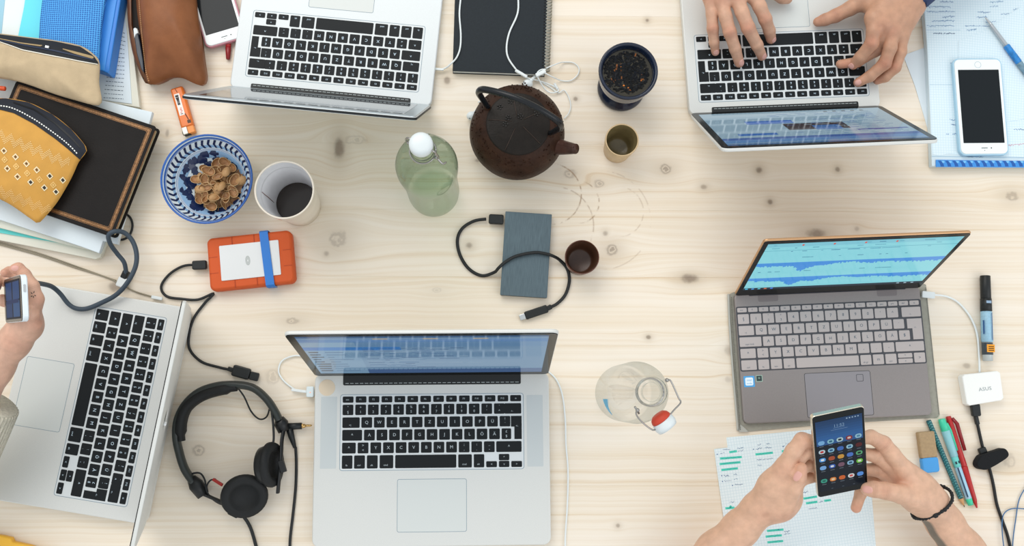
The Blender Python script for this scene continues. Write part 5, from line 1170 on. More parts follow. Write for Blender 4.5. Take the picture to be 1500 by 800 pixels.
def sheet(name, label, pix, zt, z0, m, rz=0, cat='paper', bev=.0002):
    pts = [P(a, b, zt) for a, b in pix]; c = sum(pts, Vector()) / len(pts); root = thing(name, label, cat, (c.x, c.y, z0), rz)
    mb = MB(); slab(mb, [tuple(p)[:2] for p in pts], z0, zt, bev); put(mb, 'sheet', m, root); return root
sheet('paper_sheet', 'loose bluish sheet sticking out left of the grid pad at top right', [(1323, 81), (1356, 69), (1400, 60), (1400, 225), (1367, 222), (1362, 200), (1352, 165), (1340, 125)], .0010, .0002, PAPB)
def pad():
    root = sheet('notepad', 'pale blue grid pad covered in blue handwriting, blue patterned strip at its edge', [(1350, -40), (1354, 20), (1358, 70), (1362, 160), (1365, 243), (1540, 244), (1540, -40)], .0120, .0012, mat('pad_pages', 'CFE0E8', .7), math.radians(-1))
    mb = MB(); pts = [tuple(P(a, b, .0124))[:2] for a, b in ((1352, -40), (1355, 20), (1359, 70), (1363, 160), (1366, 226), (1376, 228), (1390, 225), (1420, 228), (1470, 229), (1500, 230), (1540, 230), (1540, -40))]; slab(mb, pts, .0120, .0124, 0); put(mb, 'sheet', GRID, root)
    mb = MB(); z = .0136; pts = [tuple(P(a, b, z))[:2] for a, b in ((1371, 234), (1540, 236), (1540, 245.5), (1371, 244.5))]; slab(mb, pts, .0121, z, .0004, 0, None, None, '3E8FDC')
    for k in range(16):
        x = 1374 + k * 10.5; patchp = [tuple(P(a, b, z))[:2] for a, b in ((x, 235.5), (x + 4, 235.5), (x + 8, 240), (x + 9, 244), (x + 4, 244), (x + 3, 240))]; plate(mb, patchp, z + .0001, 0, None, '1F5AA8')
        patchp = [tuple(P(a, b, z))[:2] for a, b in ((x + 5, 235.6), (x + 9, 235.8), (x + 10, 238), (x + 7, 239))]; plate(mb, patchp, z + .0001, 0, None, '79C0EE')
    put(mb, 'patterned_strip', PRINT, root)
    mb = MB(); z = .01255; B_ = '4E86B8'
    rows = [(1377, 3, 1396, 3), (1360, 10, 1392, 10), (1356, 17, 1398, 17), (1380, 25, 1398, 24), (1365, 31, 1398, 30), (1358, 38, 1398, 38), (1432, 18, 1450, 18), (1430, 25, 1446, 25), (1414, 38, 1436, 38), (1438, 38, 1452, 38), (1416, 44, 1430, 43), (1450, 10, 1462, 9), (1466, 21, 1478, 20), (1484, 14, 1494, 13), (1482, 21, 1492, 20),
            (1392, 92, 1400, 91), (1393, 101, 1400, 101), (1391, 175, 1402, 177), (1393, 182, 1402, 184), (1395, 197, 1404, 195), (1386, 197, 1390, 196), (1484, 150, 1496, 152), (1490, 161, 1498, 161), (1484, 171, 1500, 171), (1485, 190, 1500, 190), (1412, 229, 1440, 230), (1450, 3, 1470, 2), (1444, 33, 1458, 31)]
    for i, (a, b, c_, d) in enumerate(rows): p, q = P(a, b, z), P(c_, d, z); scribble(mb, p.x, p.y, q.x, q.y, z, B_ if i % 3 else '3F74AC', i, .0016, .00045)
    p, q = P(1367, 49, z), P(1399, 49, z); scribble(mb, p.x, p.y, q.x, q.y, z, '3A5A80', 77, .0011, .0007)
    for a, b, c_, d in ((1357, 44, 1407, 44), (1362, 124, 1400, 124), (1470, 124, 1500, 121), (1470, 145, 1500, 144), (1480, 128, 1477, 172), (1365, 229, 1500, 231)): stroke(mb, P(a, b, z), P(c_, d, z), .0006, z, '9CC0D6')
    p, q = P(1476, 213, z), P(1500, 211, z); scribble(mb, p.x, p.y, q.x, q.y, z, 'D89AA8', 91, .0014, .0005)
    c_ = P(1491, 133, z); ringplate(mb, [(c_.x + a, c_.y + b) for a, b in circ(.0090, 24)], [(c_.x + a, c_.y + b) for a, b in circ(.0085, 24)], z, 0, None, '6FA0C8'); text(mb, '32', c_.x, c_.y, z, .0075, PI, 0, None, '5A8CBC')
    for L_ in ([(1452, 2), (1440, 8), (1424, 14)], ): pass
    put(mb, 'handwriting', PRINT, root)['kind'] = 'stuff'
    s = sheet('paper_sheet', 'creased grid sheet lying on the pad under the blue and silver pen', [(1404, 60), (1440, 46), (1495, 10), (1498, 28), (1540, 90), (1540, 168), (1478, 178), (1440, 186), (1404, 190)], .0129, .0126, GRID, math.radians(-6), bev=0)
    return root
pad()
pen('mechanical_pencil', 'silver-tipped mechanical pencil with blue marbled grip on the grid pad', 'pencil', (1443, 25), (1512, 118), [('tip', 0, .12, .0008, .0028, PLUG), ('silver_barrel', .12, .46, .0030, .0034, mat('silver_barrel', 'B8BEC2', .3, .6)), ('blue_grip', .45, .72, .0050, .0052, mat('blue_marble', '2F8FDC', .4, noise=.6, nscale=130, tint2='123A66')), ('end_section', .72, 1, .0050, .0046, mat('grey_blue_marble', '7FA2B4', .4, noise=.6, nscale=130, tint2='1E3A50'))], .0052, .0180)
# marker
def marker():
    root, A, B = pen('marker_pen', 'fat marker with black cap and pale blue label above the white adapter', 'marker', (1443, 404), (1447, 529), [('cap', 0, .28, .0078, .0080, BLK), ('cap', .27, .42, .0086, .0088, BLK), ('label_sleeve', .42, .78, .0086, .0088, mat('blue_label', '9CC6DC', .4, noise=.12, nscale=300)), ('clear_end', .78, 1.0, .0078, .0076, mat('smoky_plastic', 'B8BEBC', .15)), ('ink_core', .785, .93, .0082, .0082, mat('ink_core', '3C474E', .3))], .0088)
    mb = MB(); d = (B - A).normalized(); s = Vector((-d.y, d.x, 0)); z = .0180
    def pt(t, w_): v = A.lerp(B, t) + s * w_; return (v.x, v.y)
    for t0, t1, w0, w1, c in ((.81, .90, -.0055, .0070, 'F0A028'), (.44, .76, .0035, .0046, '24497E'), (.53, .69, -.0088, -.0082, '2E5E96'), (.30, .33, -.004, .004, '8FA8C0')): mb.add([(*pt(t0, w0), z - (0 if abs(w0) < .007 else .004)), (*pt(t0, w1), z - .0002), (*pt(t1, w1), z - .0002), (*pt(t1, w0), z - (0 if abs(w0) < .007 else .004))], [(0, 1, 2, 3)], 0, None, False, c)
    for k in range(3): mb.add([(*pt(.83 + k * .022, -.003), z + .0001), (*pt(.83 + k * .022, .0055), z + .0001), (*pt(.84 + k * .022, .0055), z + .0001), (*pt(.84 + k * .022, -.003), z + .0001)], [(0, 1, 2, 3)], 0, None, False, '5A3A10')
    put(mb, 'label_print', PRINT, root)
marker()
def eraser():
    zt = .011; q = [P(a, b, zt) for a, b in ((1345, 635), (1369, 630), (1377, 690), (1354, 695))]; c = (q[0] + q[1] + q[2] + q[3]) / 4; d = (q[0] + q[1] - q[2] - q[3]); an = math.atan2(d.y, d.x) - PI / 2
    W_ = ((q[1] - q[0]).length + (q[2] - q[3]).length) / 2; H_ = ((q[3] - q[0]).length + (q[2] - q[1]).length) / 2; root = thing('eraser', 'two-part tan and blue eraser beside the pencils', 'eraser', (c.x, c.y, 0), an)
    mb = MB(); slab(mb, rrect(W_, H_ * .64, .002, 3, 0, H_ * .18), 0, zt, .0018); mb.build('tan_half', mat('tan_eraser', 'AE9471', .8, noise=.12, nscale=300, bump=.3, bscale=1500), root)
    mb = MB(); slab(mb, rrect(W_, H_ * .37, .0045, 5, 0, -H_ * .315), 0, zt, .0018); mb.build('blue_half', mat('blue_eraser', '4A9EE0', .6), root)
eraser()
def pencils():
    root, A, B = pen('pencil', 'teal pencil with white zigzag pattern between the eraser and the mint pen', 'pencil', (1360, 616), (1413, 743), [('painted_shaft', 0, .9, .0040, .0040, mat('teal_paint', '1F5F66', .35)), ('sharpened_wood', .9, .98, .0039, .0012, mat('pencil_wood', 'D0A070', .6)), ('lead_tip', .975, 1, .0012, .0003, BLK)], .0042)
    d = (B - A).normalized(); s = Vector((-d.y, d.x, 0)); mb = MB(); n = 30
    for k in range(n):
        t = (k + .3) / n * .89; c = A.lerp(B, t); L = (B - A).length
        for sg, col in ((1, 'BFE4E0'), (-1, '58B8B0')):
            a = c + s * (.0004 * sg) + Vector((0, 0, .00425)); b = c + s * .0034 * sg + d * .0022 + Vector((0, 0, .0024)); w_ = d * .0012
            mb.add([a, b, b + w_, a + w_], [(0, 1, 2, 3)], 0, None, False, col)
    put(mb, 'painted_zigzag', PRINT, root)
    mint = mat('mint_plastic', '43CDA4', .3); clr = mat('clear_teal', '8FC6CE', .12)
    root, A, B = pen('pen', 'mint green capped pen with translucent blue barrel', 'pen', (1379, 614), (1422, 740), [('cap_top', 0, .14, .0052, .0066, mint), ('clear_cap', .13, .44, .0066, .0062, clr), ('grip', .43, .56, .0054, .0054, mat('mint_grip', '6FCFC8', .4)), ('barrel', .55, .93, .0050, .0050, mat('pale_blue_barrel', 'A4CDE2', .2)), ('end_plug', .92, 1, .0050, .0042, mint)], .0066)
    d = (B - A).normalized(); s = Vector((-d.y, d.x, 0)); mb = MB()
    tube(mb, [A + s * .0045 + d * .008 + Vector((0, 0, .003)), A + s * .0072 + d * .020 + Vector((0, 0, .002)), A + s * .0072 + d * .052 + Vector((0, 0, .001))], [.0020, .0018, .0016], 8); put(mb, 'pen_clip', mint, root)
    mb = MB(); L = (B - A).length
    for t0, t1, w_, c in ((.56, .90, -.0026, '26405A'), (.49, .52, 0, '1E3A40')):
        a, b = A.lerp(B, t0), A.lerp(B, t1); z = Vector((0, 0, .0052)); x = s * (.0012 if t0 > .5 else .004); o = s * w_; mb.add([a + o - x + z, a + o + x + z, b + o + x + z, b + o - x + z], [(0, 1, 2, 3)], 0, None, False, c)
    put(mb, 'ink_tube', PRINT, root)
    root, A, B = pen('pen', 'glossy red ballpoint pen, rightmost of the pens', 'pen', (1389, 610), (1431, 744), [('barrel', 0, .55, .0040, .0052, RED), ('barrel', .55, .93, .0052, .0036, RED), ('tip', .92, 1, .0034, .0012, RED)], .0052)
    d = (B - A).normalized(); s = Vector((-d.y, d.x, 0)); mb = MB(); tube(mb, [A + s * .004 + d * .004 + Vector((0, 0, .003)), A + s * .0085 + d * .014 + Vector((0, 0, .003)), A + s * .0085 + d * .056 + Vector((0, 0, .001))], [.0024, .0030, .0026], 10); put(mb, 'pen_clip', mat('clip_red', '8E2228', .25), root)
pencils()
# grey felt sleeve under the grey laptop
def sleeve():
    root = root_at('laptop_sleeve', 'grey felt laptop sleeve under the grey-brown laptop', 'sleeve', 1225, 525); felt = mat('grey_felt', 'A09E92', .9, noise=.1, nscale=200, bump=.4, bscale=900)
    mb = MB(); q = [tuple(P(a, b, .003))[:2] for a, b in ((1068, 431), (1075, 428), (1352, 415), (1357, 417), (1377, 608), (1373, 612), (1210, 622), (1090, 633), (1082, 630))]; slab(mb, q, 0, .0023, .0006); put(mb, 'felt_body', felt, root)
    mb = MB(); tube(mb, [tuple(P(*p)) for p in smooth_path([(1067, 431, .003), (1068.5, 470, .003), (1072.5, 530, .003), (1077.5, 590, .003), (1081, 631, .003)], 6)], .0018, 8); put(mb, 'rolled_edge', mat('felt_light', 'B2B2AA', .9), root)
    mb = MB()
    for k in range(80):
        t = k / 79; a = P(1071.5 + 13 * t ** 1.3, 436 + 193 * t, .0065); b = P(1356 + 19.5 * t, 422 + 184 * t, .0035); ell(mb, a, (.0008, .0009, .0005), 6); ell(mb, b, (.0006, .0008, .0005), 6)
    o = put(mb, 'stitching', mat('dark_thread', '4A4C48', .8), root); o['kind'] = 'stuff'
    mb = MB(); pts = [P(a, b, .0045) for a, b in ((1083, 633), (1084, 621), (1090, 626), (1097, 633))]; slab(mb, [tuple(p)[:2] for p in pts], .002, .0046, .0006); put(mb, 'corner_fold', mat('felt_light', 'B2B2AA', .9), root)
sleeve()
# handwritten grid sheets under the phone hands
def notes():
    rz = math.radians(7.5)
    sheet('paper_sheet', 'lower grid sheet showing its top edge below the felt sleeve', [(1064, 641), (1140, 634), (1262, 622), (1275, 700), (1288, 860), (1090, 860)], .0008, .0001, GRID2, rz)
    root = sheet('paper_sheet', 'grid sheet with teal highlighted handwriting under the hands holding the phone', [(1046, 658), (1150, 646), (1256, 634), (1272, 740), (1279, 800), (1286, 860), (1074, 860)], .0014, .0009, GRID2, rz); z = .0015
    mb = MB(); X, Y = lambda u: 1010 + u / 3.81, lambda v: 590 + v / 3.81
    bars = [(170, 312, 292, 303), (168, 343, 285, 332), (178, 376, 270, 366), (222, 277, 265, 270), (368, 289, 466, 279), (515, 272, 535, 268), (200, 590, 252, 586), (636, 536, 712, 524), (650, 562, 714, 553), (752, 548, 790, 543), (432, 716, 525, 708), (425, 748, 516, 740), (435, 780, 523, 772), (226, 575, 232, 584)]
    for a, b, c_, d in bars: stroke(mb, P(X(a), Y(b), z), P(X(c_), Y(d), z), .0034, z, '4FD3BC')
    for i, (a, b, c_, d) in enumerate(bars[:-1]): p, q = P(X(a + 8), Y(b), z), P(X(c_ - 8), Y(d), z); scribble(mb, p.x, p.y, q.x, q.y, z + .0001, '2F9A98', i + 40, .0010, .0004)
    rows = [(185, 262, 228, 258), (265, 255, 300, 250), (270, 272, 300, 268), (172, 285, 195, 281), (380, 236, 398, 234), (428, 230, 445, 228), (372, 258, 402, 254), (420, 252, 456, 248), (538, 232, 566, 228), (520, 244, 530, 242), (376, 320, 466, 310), (380, 350, 405, 348), (190, 408, 220, 404), (245, 400, 264, 397), (192, 440, 235, 434), (248, 430, 268, 426), (255, 460, 296, 454), (225, 556, 250, 552), (528, 722, 558, 716), (528, 735, 560, 730), (665, 592, 712, 588), (722, 556, 745, 550), (635, 500, 660, 497)]
    for i, (a, b, c_, d) in enumerate(rows): p, q = P(X(a), Y(b), z), P(X(c_), Y(d), z); scribble(mb, p.x, p.y, q.x, q.y, z, '5A84A8' if i % 2 else '4A6E98', i + 9, .0013, .0004)
    for a, b in ((155, 288), (357, 260), (522, 245), (180, 408), (184, 440), (240, 462), (497, 708)): p = P(X(a), Y(b), z); plate(mb, circ(.0009, 8, p.x, p.y), z + .0001, 0, None, '2F5E98')
    put(mb, 'handwriting', PRINT, root)['kind'] = 'stuff'
notes()

# ------------------------------------------------------------------ phones in hands
def held_phone(label, loc, rot, W_, H_, th, frame, front, paint, btn=None):
    root = thing('phone', label, 'phone', loc, rot)
    mb = MB(); slab(mb, rrect(W_ + .0008, H_ + .0008, .005 if W_ > .06 else .009, 5), -th, -.0004, .0012); mb.build('frame', frame, root)
    mb = MB(); slab(mb, rrect(W_ - .0006, H_ - .0006, .0045 if W_ > .06 else .0085, 5), -.0012, 0, .0003); mb.build('front_glass', front, root)
    mb = MB(); paint(mb, W_, H_); mb.build('screen', mat('phone_screen_lit', attr=True, emit=.55, rough=.2, spec=.15) if W_ > .06 else mat('small_screen_lit', attr=True, emit=.6, rough=.5, spec=.05), root)
    if btn: mb = MB(); slab(mb, rrect(.010, .0028, .0013, 4), -.0004, .0006, .0002, 0, Matrix.Translation(btn) @ Matrix.Rotation(-PI / 2, 4, 'X')); mb.build('side_button', PLUG, root)
    return root
def paint_icons(mb, W_, H_):
    T = Matrix.Translation((-W_ / 2 + .0035, -H_ / 2 + .010, .0002)); w, h = W_ - .007, H_ - .020
    rect(mb, T, 0, 0, w, h, 0, '0E1822')
    for k in range(10): rect(mb, T, 0, h * (.66 + .034 * k), w, h * (.66 + .034 * (k + 1)), 1, ['2C5C98', '2E619E', '2F66A6', '2D639F', '2A5C96', '28578E', '265286', '234C7C', '214672', '1F426C'][k])
    for k in range(5): rect(mb, T, w * (.66 + .06 * k), h * .965, w * (.69 + .06 * k), h * .98, 2, '9FBCD6')
    rect(mb, T, w * .38, h * .87, w * .62, h * .873, 2, '8FB0D0'); text(mb, '11:52', w / 2, h * .90, .0003, .007, 0, 0, T, '8FB0D0'); rect(mb, T, w * .32, h * .845, w * .68, h * .849, 2, '7FA0C8')
    cols = [['7FB8E8', '8FC8D8', 'B8D8DC', '8E2A24', '9CCBE0'], ['C8DCE4', '8FC6E0', '3F6FC0', '9FD0E4', '5A1E1C'], ['4F9EE8', 'B0522C', 'D8A040', '4F7CD0', '5FB07C'], ['7FB4EC', '2F5FB8', '7E5A6C', '8FC0E0', '6FC83C'], [], ['3FA890', 'E0883C', 'D86A2C', 'E4E8E8', '5F9CEC']]
    inn = {(0, 1): '2C6C8C', (0, 2): '2A3038', (0, 3): 'E8C8C0', (0, 4): '4F8CB0', (1, 0): 'C83028', (1, 1): '2F5E88', (1, 3): '2C6C9C', (2, 0): 'F4F8FA', (2, 4): '1C2C24', (3, 1): 'E8F0F8', (3, 3): '2F5878', (3, 4): 'E8F4E0', (5, 3): 'D8504C', (5, 0): '1C6C60', (5, 1): 'F4D8B0'}
    for r_, row in enumerate(cols):
        y = h * (.70, .575, .46, .345, 0, .155)[r_] if row else 0
        for c_, col in enumerate(row):
            x = w * (.10 + c_ * .2); pts = rrect(.0092, .0072, .0033, 4, x, y); plate(mb, pts, .0003, 0, T, col)
            if (r_, c_) in inn: plate(mb, rrect(.0048, .0034, .0012, 3, x, y), .00036, 0, T, inn[(r_, c_)])
            rect(mb, T, x - .003, y - .0068, x + .003, y - .0062, 6, '8A98A4')
    for k in range(3): rect(mb, T, w * (.25 + .24 * k), h * .02, w * (.29 + .24 * k), h * .028, 3, '55606A')
PHR = held_phone('dark phone with rows of app icons held between two hands', (.49202, -.07665, .14462), Euler((.60157, -.0896, .2091)), .072, .146, .0088, mat('champagne_metal', 'D9D0BE', .25, .7), BLKG, paint_icons)
def paint_small(mb, W_, H_):
    T = Matrix.Translation((-W_ / 2 + .004, -H_ / 2 + .010, .0002)); w, h = W_ - .008, H_ - .018
    rect(mb, T, 0, 0, w, h, 0, '141C28'); rect(mb, T, w * .05, h * .05, w * .50, h * .46, 1, '2C4876'); rect(mb, T, w * .05, h * .52, w * .50, h * .95, 1, '304E7E'); rect(mb, T, w * .54, h * .05, w * .95, h * .46, 1, '27416C'); rect(mb, T, w * .54, h * .52, w * .95, h * .95, 1, '3A5A86'); rect(mb, T, w * .5, h * .1, w * .6, h * .9, 2, '1E3460')
PHL = held_phone('small white-edged phone held upright in the hand at the left edge', (-.62044, .12707, .24313), Euler((.95829, .10111, -1.50819)), .0586, .1238, .0078, mat('phone_side_white', 'E4EEF2', .3), mat('dark_glass_soft', '10151A', .2, spec=.25), paint_small, (-.012, .0619 + .0004, -.004))

# ------------------------------------------------------------------ hands and arms: one smooth surface each
def surface_nets(F, o, h):
    S_ = F < 0; nx, ny, nz = F.shape
    c = [S_[i:nx - 1 + i, j:ny - 1 + j, k:nz - 1 + k] for i in (0, 1) for j in (0, 1) for k in (0, 1)]
    cnt = sum(x.astype(np.int8) for x in c); act = (cnt > 0) & (cnt < 8); idx = np.argwhere(act); ID = -np.ones(act.shape, np.int64); ID[act] = np.arange(len(idx))
    V = np.zeros((len(idx), 3)); Nn = np.zeros(len(idx)); crn = [(i, j, k) for i in (0, 1) for j in (0, 1) for k in (0, 1)]
    for a in crn:
        for ax in range(3):
            if a[ax]: continue
            b = list(a); b[ax] = 1; fa = F[idx[:, 0] + a[0], idx[:, 1] + a[1], idx[:, 2] + a[2]]; fb = F[idx[:, 0] + b[0], idx[:, 1] + b[1], idx[:, 2] + b[2]]
            m = (fa < 0) != (fb < 0); t = np.where(m, fa / np.where(m, fa - fb, 1), 0)
            p = np.array(a, float)[None] * np.ones((len(idx), 1)); p[:, ax] += t; V[m] += p[m]; Nn[m] += 1
    V = (V / Nn[:, None] + idx) * h + o
    quads = []
    for ax in range(3):
        u, v = [(1, 2), (2, 0), (0, 1)][ax]
        sl = [slice(1, -1)] * 3; sl[ax] = slice(0, -1)
        A = S_[tuple(sl)]; sl2 = list(sl); sl2[ax] = slice(1, None); B = S_[tuple(sl2)]
        e = np.argwhere(A != B); 
        if not len(e): continue
        g = e.copy(); g[:, u] += 1; g[:, v] += 1; fl = A[e[:, 0], e[:, 1], e[:, 2]]
        def cell(du, dv): q = g.copy(); q[:, u] -= du; q[:, v] -= dv; return ID[q[:, 0], q[:, 1], q[:, 2]]
        q = np.stack([cell(0, 0), cell(1, 0), cell(1, 1), cell(0, 1)], 1); q[~fl] = q[~fl][:, ::-1]; quads.append(q)
    return V, np.concatenate(quads)
def smin(a, b, k):
    if k <= 0: return np.minimum(a, b)
    h = np.clip(.5 + .5 * (b - a) / k, 0, 1); return b + (a - b) * h - k * h * (1 - h)
def sd_cap(X, Y, Z, a, b, ra, rb):
    ax, ay, az = a; dx, dy, dz = b[0] - ax, b[1] - ay, b[2] - az; L2 = dx * dx + dy * dy + dz * dz + 1e-12
    t = np.clip(((X - ax) * dx + (Y - ay) * dy + (Z - az) * dz) / L2, 0, 1)
    return np.sqrt((X - ax - t * dx) ** 2 + (Y - ay - t * dy) ** 2 + (Z - az - t * dz) ** 2) - (ra + (rb - ra) * t)
def field(groups, h, base=None, k_in=.004, pad=.014):
    """groups: list of chains [(x,y,z,r),...]"""
    pass
def build_arm(name, root, palm, fingers, nails, red=(), marks=(), skin='CFA083', h=.0011, kp=.016, kf=.0035, kj=.007):
    """palm: chains blended broadly; fingers: chains kept apart; all points (px, py, z, r) in photograph pixels and metres"""
    W3 = lambda q: (*P(q[0], q[1], q[2]), q[3])
    pc = [[W3(q) for q in ch] for ch in palm]; fc = [[W3(q) for q in ch] for ch in fingers]
    allp = np.array([q for ch in pc + fc for q in ch]); lo = (allp[:, :3] - allp[:, 3:4]).min(0) - .006; hi = (allp[:, :3] + allp[:, 3:4]).max(0) + .006
    n = np.ceil((hi - lo) / h).astype(int) + 1
    xs, ys, zs = [(lo[i] + h * np.arange(n[i])).astype(np.float32) for i in range(3)]
    def eval_chain(F, ch, k):
        for a, b in zip(ch, ch[1:]):
            pad = .012; l = np.minimum(a[:3], b[:3]) - max(a[3], b[3]) - pad; u = np.maximum(a[:3], b[:3]) + max(a[3], b[3]) + pad
            i0 = np.clip(((l - lo) / h).astype(int), 0, n - 1); i1 = np.clip(((u - lo) / h).astype(int) + 2, 0, n)
            sl = tuple(slice(i0[i], i1[i]) for i in range(3)); X, Y, Z = np.meshgrid(xs[sl[0]], ys[sl[1]], zs[sl[2]], indexing='ij', sparse=True)
            F[sl] = smin(F[sl], sd_cap(X, Y, Z, a[:3], b[:3], a[3], b[3]), k)
    FP = np.full(n, .05, np.float32)
    for ch in pc: eval_chain(FP, ch, kp)
    FF = np.full(n, .05, np.float32)
    for ch in fc:
        f = np.full(n, .05, np.float32)
        rs = []   # soft knuckle swelling
        for i, q in enumerate(ch): rs.append(q)
        eval_chain(f, rs, kf); FF = smin(FF, f, .0008)
    F = smin(FP, FF, kj)
    V, Q = surface_nets(F, lo, h)
    # relax
    nv = len(V); E = np.concatenate([Q[:, [0, 1]], Q[:, [1, 2]], Q[:, [2, 3]], Q[:, [3, 0]]])
    for it in range(3):
        s = np.zeros_like(V); c = np.zeros(nv); np.add.at(s, E[:, 0], V[E[:, 1]]); np.add.at(c, E[:, 0], 1); np.add.at(s, E[:, 1], V[E[:, 0]]); np.add.at(c, E[:, 1], 1)
        V = V * .45 + (s / c[:, None]) * .55
    c0 = np.array(rgb(skin)[:3]); col = np.tile(c0, (nv, 1)); R3 = np.array(rgb('C07A62')[:3])
    for px, py, z, rr, amt in red:
        p = np.array(P(px, py, z)); w_ = np.exp(-((V - p) ** 2).sum(1) / rr ** 2) * amt; col = col * (1 - w_[:, None]) + R3 * w_[:, None]
    for ch in fc:      # crease shade at the finger joints, painted as darker bands in the skin colour
        for i in range(2, len(ch) - 1):
            p = np.array(ch[i][:3]); dr = np.array(ch[i + 1][:3]) - np.array(ch[i - 1][:3]); dr /= np.linalg.norm(dr); rel = V - p; ax_ = rel @ dr; near = np.exp(-(np.linalg.norm(rel - ax_[:, None] * dr, axis=1) / (ch[i][3] * 1.35)) ** 6)
            for o_, a_ in ((-.0022, .5), (0, .75), (.0022, .5)):
                w_ = np.exp(-((ax_ - o_) / .0007) ** 2) * near * a_ * .42; col = col * (1 - w_[:, None]) + np.array(rgb('8E5A44')[:3]) * w_[:, None]
    for pts, rr, hexc, amt in marks:
        p = np.array([P(*q) for q in pts]); d = np.full(nv, 9.)
        for a, b in zip(p, p[1:] if len(p) > 1 else p):
            ab = b - a; t = np.clip(((V - a) @ ab) / max(1e-12, ab @ ab), 0, 1); d = np.minimum(d, np.sqrt(((V - a - t[:, None] * ab) ** 2).sum(1)))
        w_ = np.clip((rr - d) / (rr * .35), 0, 1) * amt; col = col * (1 - w_[:, None]) + np.array(rgb(hexc)[:3]) * w_[:, None]
    inv = np.array(MX(root).inverted()); Vl = V @ inv[:3, :3].T + inv[:3, 3]
    me = bpy.data.meshes.new(name); me.from_pydata(Vl.tolist(), [], Q.tolist()); me.polygons.foreach_set('use_smooth', [True] * len(Q))
    a = me.color_attributes.new('Col', 'FLOAT_COLOR', 'POINT'); a.data.foreach_set('color', np.concatenate([col, np.ones((nv, 1))], 1).ravel().tolist())
    me.materials.append(SKIN); o = bpy.data.objects.new(name, me); COL.objects.link(o); o.parent = root
    bv = BVHTree.FromPolygons([Vector(v) for v in V.tolist()], Q.tolist())
    for (px, py, z), (qx, qy, qz), nrm, wd, ln in nails:
        A = P(px, py, z); B = P(qx, qy, qz); d = (A - B).normalized(); nv_ = Vector(nrm); nv_ = (nv_ - d * nv_.dot(d)).normalized(); s = d.cross(nv_)
        mb = MB(); vs = []; nu, nr = 16, 5; good = True
        for j in range(nr + 1):
            for i in range(nu):
                t = 2 * PI * i / nu; e = j / nr; x = math.cos(t) * e; y = math.sin(t) * e
                sq = lambda v_: math.copysign(abs(v_) ** .8, v_)
                p = A + s * sq(x) * wd + d * sq(y) * ln
                r_ = bv.ray_cast(p + nv_ * .03, -nv_, .06)
                if r_[0] is None: good = False; vs.append(p); continue
                vs.append(r_[0] + nv_ * (.00055 if j < nr else .0000))
        fs = [(j * nu + i, j * nu + (i + 1) % nu, (j + 1) * nu + (i + 1) % nu, (j + 1) * nu + i) for j in range(nr) for i in range(nu)]
        if good: mb.add(vs, fs); mb2 = shift(mb, root); no = mb2.build('fingernail', NAIL, root); no.parent = o
    return o, bv
SKIN = mat('skin', attr=True, rough=.48, sss=.05, noise=.14, nscale=90, bump=.28, bscale=420)
NAIL = mat('nail', 'D9A598', .28)

